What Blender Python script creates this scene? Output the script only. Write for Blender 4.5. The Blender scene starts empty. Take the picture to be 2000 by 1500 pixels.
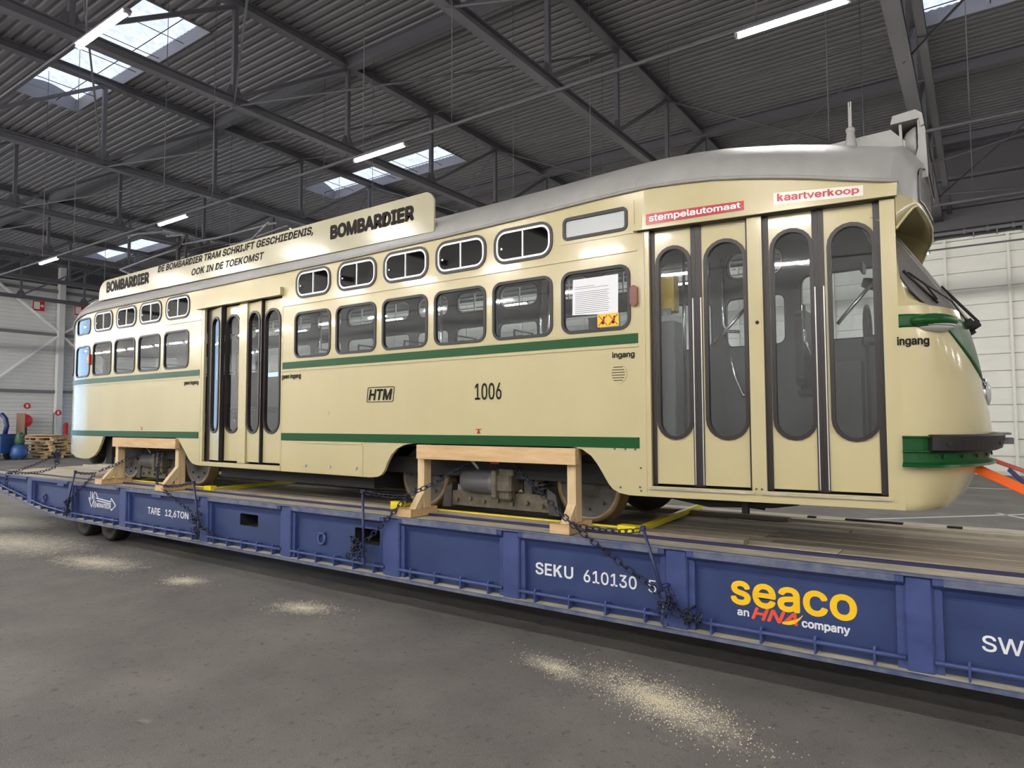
import bpy, bmesh, math, random
from mathutils import Vector, Matrix
from mathutils.geometry import tessellate_polygon
PI = math.pi
R_ = random.Random(7)
SC = bpy.context.scene
COL = SC.collection
V = Vector

# ------------------------------------------------------------------ camera, world, exposure
yaw, pitch, roll = math.radians(34.966), math.radians(3.137), math.radians(-0.177)
cy, sy = math.cos(yaw), math.sin(yaw)
fw = V((-sy*math.cos(pitch), cy*math.cos(pitch), math.sin(pitch)))
rt = V((cy, sy, 0)); upv = rt.cross(fw)
r2 = rt*math.cos(roll) + upv*math.sin(roll)
u2 = -rt*math.sin(roll) + upv*math.cos(roll)
cam = bpy.data.cameras.new('camera'); cam.sensor_width = 36; cam.lens = 1310.9/2000*36
cam.clip_start = 0.05; cam.clip_end = 400
co = bpy.data.objects.new('camera', cam); COL.objects.link(co)
co.matrix_world = Matrix(((r2.x, u2.x, -fw.x, 0), (r2.y, u2.y, -fw.y, 0), (r2.z, u2.z, -fw.z, 2.0), (0, 0, 0, 1)))
SC.camera = co
SC.view_settings.view_transform = 'Standard'; SC.view_settings.look = 'None'
SC.view_settings.gamma = 1; SC.view_settings.use_curve_mapping = False
SC.view_settings.exposure = 1.85
TUBE_STRENGTH = 80.0
w = bpy.data.worlds.new('sky'); SC.world = w; w.use_nodes = True
nt = w.node_tree; nt.nodes.clear()
bg = nt.nodes.new('ShaderNodeBackground'); ow = nt.nodes.new('ShaderNodeOutputWorld')
bg.inputs[0].default_value = (0.46, 0.69, 1.0, 1); bg.inputs[1].default_value = 0.75
nt.links.new(bg.outputs[0], ow.inputs[0])

# ------------------------------------------------------------------ materials
def s2l(c):
    return tuple(((x/255)/12.92 if x/255 <= .04045 else ((x/255+.055)/1.055)**2.4) for x in c)
def mat(name, rgb, rough=.5, metal=0, coat=0, var=0, vscale=(3, 3, 3), bump=0, bscale=60, rvar=0, rgb2=None, emit=0, spec=.5, detail=4):
    m = bpy.data.materials.new(name); m.use_nodes = True
    n = m.node_tree; b = n.nodes['Principled BSDF']; L = n.links.new
    c = s2l(rgb); b.inputs['Base Color'].default_value = (*c, 1)
    b.inputs['Roughness'].default_value = rough; b.inputs['Metallic'].default_value = metal
    b.inputs['Coat Weight'].default_value = coat; b.inputs['Coat Roughness'].default_value = .05
    b.inputs['Specular IOR Level'].default_value = spec
    if var or rgb2 or rvar or bump:
        g = n.nodes.new('ShaderNodeNewGeometry')
        mp = n.nodes.new('ShaderNodeMapping'); mp.inputs['Scale'].default_value = vscale
        L(g.outputs['Position'], mp.inputs['Vector'])
    if var or rgb2 or rvar:
        t = n.nodes.new('ShaderNodeTexNoise'); t.inputs['Scale'].default_value = 1; t.inputs['Detail'].default_value = detail
        t.inputs['Roughness'].default_value = .62
        L(mp.outputs[0], t.inputs['Vector'])
        cr = n.nodes.new('ShaderNodeValToRGB'); cr.color_ramp.elements[0].position = .3; cr.color_ramp.elements[1].position = .7
        c2 = s2l(rgb2) if rgb2 else tuple(min(1, x*(1+var)) for x in c)
        c1 = c if rgb2 else tuple(x*(1-var) for x in c)
        cr.color_ramp.elements[0].color = (*c1, 1); cr.color_ramp.elements[1].color = (*c2, 1)
        L(t.outputs[0], cr.inputs[0]); L(cr.outputs[0], b.inputs['Base Color'])
        if rvar:
            mr = n.nodes.new('ShaderNodeMapRange'); mr.inputs['From Min'].default_value = .3; mr.inputs['From Max'].default_value = .7
            mr.inputs['To Min'].default_value = rough-rvar; mr.inputs['To Max'].default_value = rough+rvar
            L(t.outputs[0], mr.inputs[0]); L(mr.outputs[0], b.inputs['Roughness'])
    if bump:
        t2 = n.nodes.new('ShaderNodeTexNoise'); t2.inputs['Scale'].default_value = bscale; t2.inputs['Detail'].default_value = 5
        L(g.outputs['Position'], t2.inputs['Vector'])
        bp = n.nodes.new('ShaderNodeBump'); bp.inputs['Strength'].default_value = bump; bp.inputs['Distance'].default_value = .01
        L(t2.outputs[0], bp.inputs['Height']); L(bp.outputs[0], b.inputs['Normal'])
    if emit:
        b.inputs['Emission Color'].default_value = (*c, 1); b.inputs['Emission Strength'].default_value = emit
    return m
def glass(name, tint, ior=1.5, gl=1.0):
    m = bpy.data.materials.new(name); m.use_nodes = True; n = m.node_tree; n.nodes.clear(); L = n.links.new
    o = n.nodes.new('ShaderNodeOutputMaterial'); tr = n.nodes.new('ShaderNodeBsdfTransparent'); tr.inputs[0].default_value = (*tint, 1)
    gs = n.nodes.new('ShaderNodeBsdfGlossy'); gs.inputs['Roughness'].default_value = .02; gs.inputs[0].default_value = (gl, gl, gl, 1)
    fr = n.nodes.new('ShaderNodeFresnel'); fr.inputs[0].default_value = ior
    g = n.nodes.new('ShaderNodeNewGeometry'); mx = n.nodes.new('ShaderNodeMixShader')
    mul = n.nodes.new('ShaderNodeMath'); mul.operation = 'MULTIPLY_ADD'; mul.inputs[1].default_value = 1.5; mul.inputs[2].default_value = .02
    L(fr.outputs[0], mul.inputs[0]); mul.use_clamp = True
    bf = n.nodes.new('ShaderNodeMath'); bf.operation = 'SUBTRACT'; bf.inputs[0].default_value = 1; L(g.outputs['Backfacing'], bf.inputs[1])
    m2 = n.nodes.new('ShaderNodeMath'); m2.operation = 'MULTIPLY'; L(mul.outputs[0], m2.inputs[0]); L(bf.outputs[0], m2.inputs[1])
    L(m2.outputs[0], mx.inputs[0]); L(tr.outputs[0], mx.inputs[1]); L(gs.outputs[0], mx.inputs[2]); L(mx.outputs[0], o.inputs[0])
    return m
M = {}
M['cream'] = mat('cream_paint', (188, 177, 136), .16, coat=.35, var=.03, vscale=(1.5, 1.5, .5), bump=.025, bscale=5)
M['cream_sign'] = mat('pale_sign_paint', (172, 167, 142), .16, coat=.3, bump=.03, bscale=4)
M['green'] = mat('green_paint', (18, 74, 32), .34, spec=.25)
M['roof'] = mat('grey_roof_paint', (150, 149, 146), .42, var=.08, vscale=(6, 6, 2), rvar=.08, bump=.04, bscale=8)
M['lining'] = mat('dark_grey_lining', (92, 97, 102), .55)
M['rubber'] = mat('black_rubber', (26, 24, 24), .45)
M['brown_rubber'] = mat('dark_brown_rubber', (32, 25, 24), .4)
M['alu'] = mat('aluminium', (196, 196, 194), .3, metal=.6)
M['chrome'] = mat('chrome', (210, 210, 212), .1, metal=1)
M['glass'] = glass('window_glass', (.86, .885, .89))
M['shadeglass'] = glass('shade_tinted_glass', (.22, .22, .23))  # clear vent glass tinted dark to stand for the dim ceiling behind
M['greyglass'] = mat('grey_blind_glass', (150, 146, 142), .12, coat=.4)
M['frost'] = mat('frosted_display_glass', (178, 184, 184), .18, coat=.3)
M['textdark'] = mat('dark_lettering', (30, 22, 17), .6, spec=.15)
M['textblack'] = mat('black_lettering', (14, 11, 10), .5, spec=.2)
M['white'] = mat('white_lettering', (226, 228, 232), .4)
M['yellow'] = mat('yellow_lettering', (244, 196, 30), .35)
M['hna'] = mat('orange_red_lettering', (226, 86, 52), .4)
M['redsticker'] = mat('red_sticker', (172, 24, 30), .2)
M['whitesticker'] = mat('white_sticker', (226, 220, 212), .2)
M['redtext'] = mat('red_lettering', (168, 22, 42), .3)
M['orange_lens'] = mat('orange_lens', (112, 38, 14), .25, coat=.5)
M['red_lens'] = mat('red_lens', (168, 44, 30), .25, coat=.5)
M['steel_dark'] = mat('dark_bogie_steel', (66, 62, 58), .6, var=.35, vscale=(9, 9, 9), bump=.3, bscale=40)
M['steel_mud'] = mat('muddy_bogie_steel', (92, 86, 72), .75, var=.35, vscale=(12, 12, 12), bump=.4, bscale=40)
M['steel_grey'] = mat('grey_motor_paint', (92, 92, 96), .35, var=.1, vscale=(9, 9, 9))
M['tyre'] = mat('worn_wheel_tread', (120, 100, 74), .4, metal=.5, var=.15, vscale=(8, 8, 8))
M['under'] = mat('underfloor_black', (34, 33, 33), .8)
M['blue'] = mat('trailer_blue_paint', (58, 72, 122), .42, var=.13, vscale=(5, 5, 9), rvar=.1, bump=.12, bscale=14)
M['blue_deep'] = mat('trailer_panel_blue', (44, 60, 104), .45, var=.12, vscale=(3, 3, 4), rvar=.08, bump=.1, bscale=10)
M['blue_worn'] = mat('worn_blue_steel', (62, 74, 112), .55, rgb2=(112, 116, 130), vscale=(7, 16, 10), bump=.2, bscale=30)
M['dusty'] = mat('dusty_pale_steel', (150, 144, 128), .7, rgb2=(204, 196, 174), vscale=(3, 14, 6), bump=.25, bscale=40)
M['deck'] = mat('grey_deck_timber', (124, 114, 100), .8, rgb2=(184, 172, 152), vscale=(.9, 34, 9), bump=.5, bscale=30)
M['deck2'] = mat('dark_deck_timber', (104, 95, 84), .8, rgb2=(164, 152, 134), vscale=(1.1, 30, 9), bump=.5, bscale=30)
M['deck3'] = mat('pale_deck_timber', (150, 140, 122), .8, rgb2=(200, 190, 168), vscale=(.8, 38, 9), bump=.5, bscale=30)
M['purple'] = mat('purple_blue_edge', (40, 36, 74), .5)
M['pine'] = mat('pine_timber', (190, 154, 110), .6, rgb2=(212, 182, 138), vscale=(3, 30, 30), bump=.15, bscale=50)
M['pine2'] = mat('pale_pine_timber', (196, 168, 126), .6, rgb2=(216, 194, 154), vscale=(30, 20, 3), bump=.15, bscale=50)
M['yellowsteel'] = mat('yellow_painted_steel', (232, 212, 34), .45, var=.12, vscale=(6, 6, 6))
M['chain'] = mat('dark_blue_chain', (48, 52, 72), .38, metal=.6, var=.2, vscale=(30, 30, 30))
M['lever'] = mat('blue_steel_bar', (48, 52, 92), .4)
M['truss'] = mat('dark_truss_paint', (92, 92, 98), .5)
M['sheet'] = mat('dark_roof_sheet', (108, 107, 111), .45, var=.08, vscale=(.4, 2, 1))
M['wallgrey'] = mat('grey_wall_sheet', (214, 215, 213), .5, var=.03, vscale=(.5, .5, .5))
M['brace'] = mat('pale_brace_paint', (238, 238, 238), .5)
M['walldark'] = mat('dark_wall_cladding', (84, 83, 86), .6)
M['wallwhite'] = mat('white_wall_panel', (230, 230, 221), .5, var=.04, vscale=(1, 1, 3))
M['lamp'] = mat('lamp_housing', (120, 120, 124), .5)
M['tube'] = mat('lit_tube', (255, 250, 245), .5, emit=TUBE_STRENGTH)
M['tube_added'] = mat('added_lamp_tube', (255, 250, 245), .5, emit=TUBE_STRENGTH*1.25)  # stronger tubes for the added lamps out of view on the camera side
M['red'] = mat('red_paint', (200, 40, 40), .4)
M['signwhite'] = mat('white_sign', (232, 224, 222), .4)
M['machblue'] = mat('machine_blue', (50, 88, 150), .4)
M['navy'] = mat('navy_paint', (38, 46, 104), .4)
M['brown'] = mat('brown_board', (118, 92, 74), .7)
M['palletwood'] = mat('pallet_wood', (196, 164, 116), .7, rgb2=(222, 196, 150), vscale=(4, 20, 20))
M['orange_strap'] = mat('orange_webbing', (246, 104, 26), .6)
M['redstrap'] = mat('red_brown_webbing', (190, 84, 66), .6)
M['paper'] = mat('white_paper', (226, 228, 232), .7)
M['warnyellow'] = mat('yellow_sticker', (236, 186, 20), .4)
M['validator'] = mat('yellow_box_paint', (206, 172, 40), .4)
M['panelgrey'] = mat('grey_cabinet', (120, 122, 122), .5)
M['seat'] = mat('dark_seat_leather', (46, 50, 56), .5)
M['sandgrain'] = mat('pale_sand', (206, 198, 172), .9)
M['line'] = mat('white_floor_paint', (206, 206, 202), .6)
M['greenplastic'] = mat('green_plastic', (70, 100, 74), .5)
def translucent(name, rgb):
    m = bpy.data.materials.new(name); m.use_nodes = True; n = m.node_tree; n.nodes.clear(); L = n.links.new
    o = n.nodes.new('ShaderNodeOutputMaterial'); t = n.nodes.new('ShaderNodeBsdfTranslucent'); d = n.nodes.new('ShaderNodeBsdfDiffuse')
    g = n.nodes.new('ShaderNodeNewGeometry'); tx = n.nodes.new('ShaderNodeTexNoise'); tx.inputs['Scale'].default_value = 5; tx.inputs['Detail'].default_value = 6
    cr = n.nodes.new('ShaderNodeValToRGB'); c = s2l(rgb)
    cr.color_ramp.elements[0].color = (c[0]*.8, c[1]*.8, c[2]*.82, 1); cr.color_ramp.elements[1].color = (*c, 1)
    cr.color_ramp.elements[0].position = .38; cr.color_ramp.elements[1].position = .6
    L(g.outputs['Position'], tx.inputs['Vector']); L(tx.outputs[0], cr.inputs[0]); L(cr.outputs[0], t.inputs[0]); L(cr.outputs[0], d.inputs[0])
    mx = n.nodes.new('ShaderNodeMixShader'); mx.inputs[0].default_value = .2
    L(t.outputs[0], mx.inputs[1]); L(d.outputs[0], mx.inputs[2]); L(mx.outputs[0], o.inputs[0]); return m
M['skylight'] = translucent('translucent_sheet', (255, 226, 212))

# ------------------------------------------------------------------ mesh building
class MB:
    def __init__(s): s.v = []; s.f = []; s.m = []; s.sm = []
    def add(s, vs, fs, mi=0, smooth=False):
        k = len(s.v); s.v += [tuple(p) for p in vs]
        for f in fs: s.f.append(tuple(i+k for i in f)); s.m.append(mi); s.sm.append(smooth)
        return s
    def box(s, x0, x1, y0, y1, z0, z1, mi=0, bev=0):
        if bev:
            bm = bmesh.new(); bmesh.ops.create_cube(bm, size=1)
            for v in bm.verts: v.co = V(((x0+x1)/2+v.co.x*(x1-x0), (y0+y1)/2+v.co.y*(y1-y0), (z0+z1)/2+v.co.z*(z1-z0)))
            bmesh.ops.bevel(bm, geom=bm.edges[:], offset=bev, segments=1, affect='EDGES')
            s.frombm(bm, mi); bm.free(); return s
        vs = [(x, y, z) for z in (z0, z1) for y in (y0, y1) for x in (x0, x1)]
        return s.add(vs, [(0, 2, 3, 1), (4, 5, 7, 6), (0, 1, 5, 4), (2, 6, 7, 3), (0, 4, 6, 2), (1, 3, 7, 5)], mi)
    def frombm(s, bm, mi=None, smooth=False):
        bm.verts.ensure_lookup_table(); bm.verts.index_update(); k = len(s.v)
        s.v += [tuple(v.co) for v in bm.verts]
        for f in bm.faces:
            s.f.append(tuple(v.index+k for v in f.verts)); s.m.append(f.material_index if mi is None else mi); s.sm.append(smooth)
    def bar(s, a, b, wd, ht, mi=0, up=(0, 0, 1)):
        a, b = V(a), V(b); d = (b-a).normalized(); u = V(up)
        if abs(d.dot(u)) > .98: u = V((0, 1, 0))
        x = d.cross(u).normalized(); y = x.cross(d).normalized()
        vs = [p + x*(i*wd/2) + y*(j*ht/2) for p in (a, b) for j in (-1, 1) for i in (-1, 1)]
        return s.add(vs, [(0, 1, 3, 2), (4, 6, 7, 5), (0, 4, 5, 1), (2, 3, 7, 6), (0, 2, 6, 4), (1, 5, 7, 3)], mi)
    def tube(s, pts, r, n=8, mi=0, cap=True, closed=False):
        pts = [V(p) for p in pts]; N = len(pts); rings = []
        prev = None
        for i, p in enumerate(pts):
            if closed: t = pts[(i+1) % N]-pts[i-1]
            else: t = pts[min(i+1, N-1)]-pts[max(i-1, 0)]
            t.normalize()
            if prev is None:
                u = V((0, 0, 1)) if abs(t.z) < .9 else V((1, 0, 0)); x = t.cross(u).normalized()
            else: x = (prev - t*prev.dot(t)).normalized()
            prev = x; y = t.cross(x)
            rr = r[i] if isinstance(r, (list, tuple)) else r
            rings.append([p + (x*math.cos(2*PI*k/n) + y*math.sin(2*PI*k/n))*rr for k in range(n)])
        vs = [q for g in rings for q in g]; fs = []
        for i in range(N if closed else N-1):
            j = (i+1) % N
            for k in range(n): fs.append((i*n+k, i*n+(k+1) % n, j*n+(k+1) % n, j*n+k))
        s.add(vs, fs, mi, True)
        if cap and not closed:
            s.add(rings[0], [tuple(range(n))], mi); s.add(rings[-1], [tuple(range(n))][::-1], mi)
        return s
    def lathe(s, prof, n=24, org=(0, 0, 0), axis='y', mi=0, smooth=True, mis=None):
        o = V(org); vs = []
        for r, h in prof:
            for k in range(n):
                a = 2*PI*k/n; c, q = r*math.cos(a), r*math.sin(a)
                vs.append(o + (V((c, h, q)) if axis == 'y' else V((c, q, h)) if axis == 'z' else V((h, c, q))))
        for i in range(len(prof)-1):
            s.add([], [], 0)
        k0 = len(s.v); s.v += [tuple(p) for p in vs]
        for i in range(len(prof)-1):
            for k in range(n):
                s.f.append((k0+i*n+k, k0+i*n+(k+1) % n, k0+(i+1)*n+(k+1) % n, k0+(i+1)*n+k)); s.m.append(mis[i] if mis else mi); s.sm.append(smooth)
        for i in (0, len(prof)-1):
            if prof[i][0] > 1e-6: s.f.append(tuple(k0+i*n+k for k in range(n))); s.m.append(mis[min(i, len(mis)-1)] if mis else mi); s.sm.append(False)
        return s
    def grid(s, rows, mi=0, smooth=True, closed=False):
        n = len(rows[0]); vs = [p for r in rows for p in r]; fs = []
        for i in range(len(rows)-1):
            for k in range(n if closed else n-1):
                fs.append((i*n+k, i*n+(k+1) % n, (i+1)*n+(k+1) % n, (i+1)*n+k))
        return s.add(vs, fs, mi, smooth)
    def prism(s, poly, d0, d1, axis='y', mi=0):
        # poly in the plane across the axis; (a, b) -> axis y: (a, d, b); x: (d, a, b); z: (a, b, d)
        def q(a, b, d): return (a, d, b) if axis == 'y' else (d, a, b) if axis == 'x' else (a, b, d)
        n = len(poly); vs = [q(a, b, d0) for a, b in poly] + [q(a, b, d1) for a, b in poly]
        fs = [tuple(range(n)), tuple(range(2*n-1, n-1, -1))] + [(i, (i+1) % n, n+(i+1) % n, n+i) for i in range(n)]
        return s.add(vs, fs, mi)
    def mesh(s, name, fix=True):
        me = bpy.data.meshes.new(name); me.from_pydata(s.v, [], s.f)
        me.polygons.foreach_set('material_index', s.m); me.polygons.foreach_set('use_smooth', s.sm)
        if fix:
            bm = bmesh.new(); bm.from_mesh(me); bmesh.ops.remove_doubles(bm, verts=bm.verts, dist=1e-5)
            bmesh.ops.recalc_face_normals(bm, faces=bm.faces); bm.to_mesh(me); bm.free()
        me.update(); return me
WO = {}
def link(o, parent=None, origin=None):
    origin = V(origin) if origin is not None else V((0, 0, 0))
    COL.objects.link(o); WO[o.name] = origin
    if parent: o.parent = parent; o.location = origin - WO[parent.name]
    else: o.location = origin
    return o
def obj(name, mb, mats, parent=None, origin=None, fix=True, label=None):
    me = mb.mesh(name, fix) if isinstance(mb, MB) else mb
    if isinstance(mb, MB):
        for x in (mats if isinstance(mats, (list, tuple)) else [mats]): me.materials.append(M[x] if isinstance(x, str) else x)
    o = link(bpy.data.objects.new(name, me), parent, origin)
    if label: o['label'] = label
    return o
def thing(name, label, cat, loc=(0, 0, 0), group=None):
    o = link(bpy.data.objects.new(name, None), None, loc); o.empty_display_size = .2
    return tag(o, label, cat, group)
def tag(o, label, cat, group=None):
    o['label'] = label; o['category'] = cat
    if group: o['group'] = group
    return o
def struct(name, mb, mats, parent=None, fix=True):
    o = obj(name, mb, mats, parent, fix=fix)
    if not parent: o['kind'] = 'structure'
    return o
def copy_tree(o, off, parent=None):
    c = o.copy(); COL.objects.link(c)
    WO[c.name] = WO[o.name] + V(off)
    if parent: c.parent = parent; c.location = WO[c.name]-WO[parent.name]
    else: c.location = WO[c.name]
    for ch in list(o.children): copy_tree(ch, off, c)
    return c

def rrect(x0, x1, z0, z1, r, n=5):
    r = min(r, (x1-x0)/2-1e-4, (z1-z0)/2-1e-4); P = []
    for cx, cz, a0 in ((x1-r, z0+r, -90), (x1-r, z1-r, 0), (x0+r, z1-r, 90), (x0+r, z0+r, 180)):
        for k in range(n+1):
            a = math.radians(a0+90*k/n); P.append((cx+r*math.cos(a), cz+r*math.sin(a)))
    return P
def grow(p, g):   # p = (x0, x1, z0, z1, r)
    return (p[0]-g, p[1]+g, p[2]-g, p[3]+g, max(.005, p[4]+g))
def slab(outer, holes, d0, d1, mapper, bis=(), mi=(0, 0), bz=()):
    """flat plate in (x, z) with holes, thickness d0..d1, cut at the x values of bis, then bent by mapper(x, d, z)"""
    loops = [outer] + list(holes); flat = [p for l in loops for p in l]; n = len(flat)
    tri = tessellate_polygon([[V((a, b, 0)) for a, b in l] for l in loops])
    bm = bmesh.new()
    f = [bm.verts.new((a, d0, b)) for a, b in flat]; k = [bm.verts.new((a, d1, b)) for a, b in flat]
    for t in tri:
        for L, m in ((f, mi[0]), (k, mi[1])):
            try: fc = bm.faces.new([L[i] for i in t]); fc.material_index = m
            except ValueError: pass
    i0 = 0
    for l in loops:
        for i in range(len(l)):
            a, b = i0+i, i0+(i+1) % len(l)
            try: bm.faces.new((f[a], f[b], k[b], k[a])).material_index = mi[0]
            except ValueError: pass
        i0 += len(l)
    for x in bis:
        bmesh.ops.bisect_plane(bm, geom=bm.verts[:]+bm.edges[:]+bm.faces[:], plane_co=(x, 0, 0), plane_no=(1, 0, 0))
    for z in bz:
        bmesh.ops.bisect_plane(bm, geom=bm.verts[:]+bm.edges[:]+bm.faces[:], plane_co=(0, 0, z), plane_no=(0, 0, 1))
    for v in bm.verts: v.co = V(mapper(*v.co))
    mb = MB(); mb.frombm(bm); bm.free(); return mb
try: FONT = bpy.data.fonts.load(bpy.utils.resource_path('LOCAL') + '/datafiles/fonts/Inter.woff2')
except Exception: FONT = None
def text_mb(body, x0, x1, z0, z1, mapper, d=-.004, bold=0, shear=0, th=.003, bis=(), spacing=1.0, bh=0):
    full = body; body = body.replace('K', 'H').replace('k', 'h')
    cu = bpy.data.curves.new('letters', 'FONT'); cu.body = body
    if FONT: cu.font = FONT
    cu.size = 1; cu.resolution_u = 3;  cu.shear = shear
    cu.space_character = spacing
    o = bpy.data.objects.new('letters', cu); COL.objects.link(o)
    me = bpy.data.meshes.new_from_object(o); bpy.data.objects.remove(o); bpy.data.curves.remove(cu)
    xs = [v.co.x for v in me.vertices]; ys = [v.co.y for v in me.vertices]
    ax, bx, ay, by = min(xs), max(xs), min(ys), max(ys)
    bm = bmesh.new(); bm.from_mesh(me); bpy.data.meshes.remove(me)
    bmesh.ops.remove_doubles(bm, verts=bm.verts, dist=1e-5)
    if full != body:      # the letter K is drawn here, in the place kept for it
        isl = []; seen = set()
        for v in bm.verts:
            if v in seen: continue
            st_, cur = [v], []; seen.add(v)
            while st_:
                q = st_.pop(); cur.append(q)
                for e in q.link_edges:
                    o2 = e.other_vert(q)
                    if o2 not in seen: seen.add(o2); st_.append(o2)
            isl.append(cur)
        isl.sort(key=lambda c: min(v.co.x for v in c)); mg = []
        for c in isl:
            a_, b_ = min(v.co.x for v in c), max(v.co.x for v in c)
            if mg and min(b_, max(v.co.x for v in mg[-1]))-a_ > .5*(b_-a_): mg[-1] += c
            else: mg.append(c)
        isl = mg; cs = [c for c in full if c != ' ']
        for c, vs in zip(cs, isl):
            if c not in 'Kk': continue
            lx, hx, ly, hy = min(v.co.x for v in vs), max(v.co.x for v in vs), min(v.co.y for v in vs), max(v.co.y for v in vs)
            P = [(0, 0), (.21, 0), (.21, .33), (.37, .50), (.75, 0), (1, 0), (.52, .64), (.96, 1), (.70, 1), (.21, .50), (.21, 1), (0, 1)] if c == 'K' else \
                [(0, 0), (.25, 0), (.25, .22), (.40, .36), (.71, 0), (1, 0), (.57, .48), (.95, .74), (.64, .74), (.25, .42), (.25, 1), (0, 1)]
            wd_ = hx-lx-shear*(hy-ly); bmesh.ops.delete(bm, geom=vs, context='VERTS')
            nv = [bm.verts.new((lx+u*wd_+shear*v_*(hy-ly), ly+v_*(hy-ly), 0)) for u, v_ in P]
            for t_ in tessellate_polygon([[V((u, v_, 0)) for u, v_ in P]]): bm.faces.new([nv[i] for i in t_])
    for v in bm.verts: v.co = V((x0+(v.co.x-ax)/(bx-ax)*(x1-x0), 0, z0+(v.co.y-ay)/(by-ay)*(z1-z0)))
    rb = abs(bold)*(bh or (z1-z0)) if bold > 0 else 0
    g0 = bm.verts[:]; src = [tuple(f.verts) for f in bm.faces]
    if rb:            # heavier strokes: the flat outline repeated around a small circle
        rz = rb*(z1-z0)/(bh or (z1-z0)); fx = 1-2*rb/(x1-x0); fz = 1-2*rz/(z1-z0)
        for v in g0: v.co.x = (x0+x1)/2+(v.co.x-(x0+x1)/2)*fx; v.co.z = (z0+z1)/2+(v.co.z-(z0+z1)/2)*fz
    for v in g0: v.co.y = d
    if rb:
        for k in range(8):
            dv = V((rb*math.cos(PI*k/4), -.00025*(k+1), rz*math.sin(PI*k/4))); mp_ = {v: bm.verts.new(v.co+dv) for v in g0}
            for f in src: bm.faces.new([mp_[v] for v in f])
    for x in bis: bmesh.ops.bisect_plane(bm, geom=bm.verts[:]+bm.edges[:]+bm.faces[:], plane_co=(x, 0, 0), plane_no=(1, 0, 0))
    for v in bm.verts: v.co = V(mapper(*v.co))
    mb = MB(); mb.frombm(bm, 0); bm.free(); return mb
def interp(tab, x):
    if x <= tab[0][0]: return tab[0][1]
    for (a, p), (b, q) in zip(tab, tab[1:]):
        if x <= b: return p+(q-p)*(x-a)/(b-a)
    return tab[-1][1]
# ================================================================== tram
YC = 6.36
TRAM = thing('tram', 'cream vintage tram with green stripes and grey roof lashed on the blue trailer', 'tram', (-7, YC, 1.003))
XR = -12.45
_rear = []
for k in range(121):
    a = PI/2*k/120; n_ = 2.3
    _rear.append(V((XR-1.85*math.sin(a)**(2/n_), YC-1.1*math.cos(a)**(2/n_), 0)))
_rs = [0.0]
for a, b in zip(_rear, _rear[1:]): _rs.append(_rs[-1]+(b-a).length)
REARL = _rs[-1]
XE = XR-REARL            # flat x of the rear centre line
def S(x, d, z):
    if x > -2.30:
        return (x-.0865*d, 5.26+(x+2.30)*.0865+d, z)
    if x >= XR: return (x, 5.26+d, z)
    s = min(XR-x, REARL-1e-6)
    for i in range(120):
        if _rs[i+1] >= s: break
    f = (s-_rs[i])/(_rs[i+1]-_rs[i]); p = _rear[i].lerp(_rear[i+1], f); t = (_rear[i+1]-_rear[i]).normalized()
    n = V((-t.y, t.x, 0)); 
    if n.y < 0 and s < .2: n = -n
    if n.dot(V((-13.0, YC, 0))-p) < 0: n = -n
    return (p.x+n.x*d, p.y+n.y*d, z)
def SF(x, d, z):
    p = S(x, d, z); return (p[0], 2*YC-p[1], p[2])
ZE = [(XE, 3.45), (-14.3, 3.52), (-13.8, 3.68), (-13.3, 3.82), (-12.8, 3.885), (-12.3, 3.905), (-6, 3.905), (-4.5, 3.925), (-3.5, 3.95), (-2.8, 3.975), (-2.3, 3.985), (-2.0, 3.975), (-1.69, 3.952), (-1.30, 3.89), (-.94, 3.815), (-.605, 3.733), (-.44, 3.695)]
ze = lambda x: interp(ZE, x)
XF = -.46
bottom = [(XE, 1.46), (-13.9, 1.45), (-13.25, 1.435), (-12.95, 1.385), (-12.6, 1.375), (-12.41, 1.39), (-12.25, 1.44), (-12.12, 1.53), (-12.03, 1.64), (-11.95, 1.765),
          (-9.70, 1.765), (-9.6, 1.715), (-9.46, 1.59), (-9.33, 1.46), (-9.25, 1.41), (-9.13, 1.39), (-9.02, 1.385), (-7.2, 1.38), (-5.62, 1.375), (-5.5, 1.385), (-5.44, 1.41),
          (-5.39, 1.46), (-5.35, 1.54), (-5.29, 1.63), (-5.21, 1.70), (-5.1, 1.745), (-4.95, 1.765), (-3.02, 1.765), (-2.92, 1.745), (-2.83, 1.69), (-2.77, 1.62), (-2.73, 1.56),
          (-2.66, 1.45), (-2.62, 1.41), (-2.56, 1.382), (-2.47, 1.368), (XF, 1.37)]
def outline(bot):
    top = []; x = XF
    while x > XE+.05: top.append((x, ze(x))); x -= .12
    return bot + top + [(XE, ze(XE))]
LOW = [(-12.397, -11.765), (-11.633, -10.979), (-10.853, -10.212), (-10.076, -9.41), (-6.961, -6.316), (-6.195, -5.546), (-5.424, -4.775), (-4.655, -4.002), (-3.892, -3.228), (-3.107, -2.448)]
UPP = [(-12.382, -11.748), (-11.599, -10.963), (-10.835, -10.188), (-10.046, -9.403), (-6.947, -6.322), (-6.178, -5.544), (-5.41, -4.766), (-4.635, -3.997), (-3.873, -3.224)]
lowr = [(a, b, 2.795, 3.337, .085) for a, b in LOW]
uppr = [(a, b, 3.535, 3.855, .12) for a, b in UPP]
disp = (-3.084, -2.467, 3.657, 3.835, .035)
rear_low = (-13.17, -12.53, 2.79, 3.31, .10); rear_upp = (-13.15, -12.54, 3.53, 3.80, .09)
rear_mid = (XE+.10, -13.45, 2.85, 3.33, .1)
doorM = (-9.0, -7.235, 1.445, 3.605, .004); doorA = (-2.265, -1.47, 1.455, 3.605, .004); doorB = (-1.362, -.556, 1.457, 3.595, .004)
bis = [-12.45-.06*k for k in range(1, int(REARL/.06)+1)] + [-2.3]
holes = [rrect(*p) for p in lowr+uppr+[disp, rear_low, rear_upp, rear_mid, doorM, doorA, doorB]]
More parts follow.
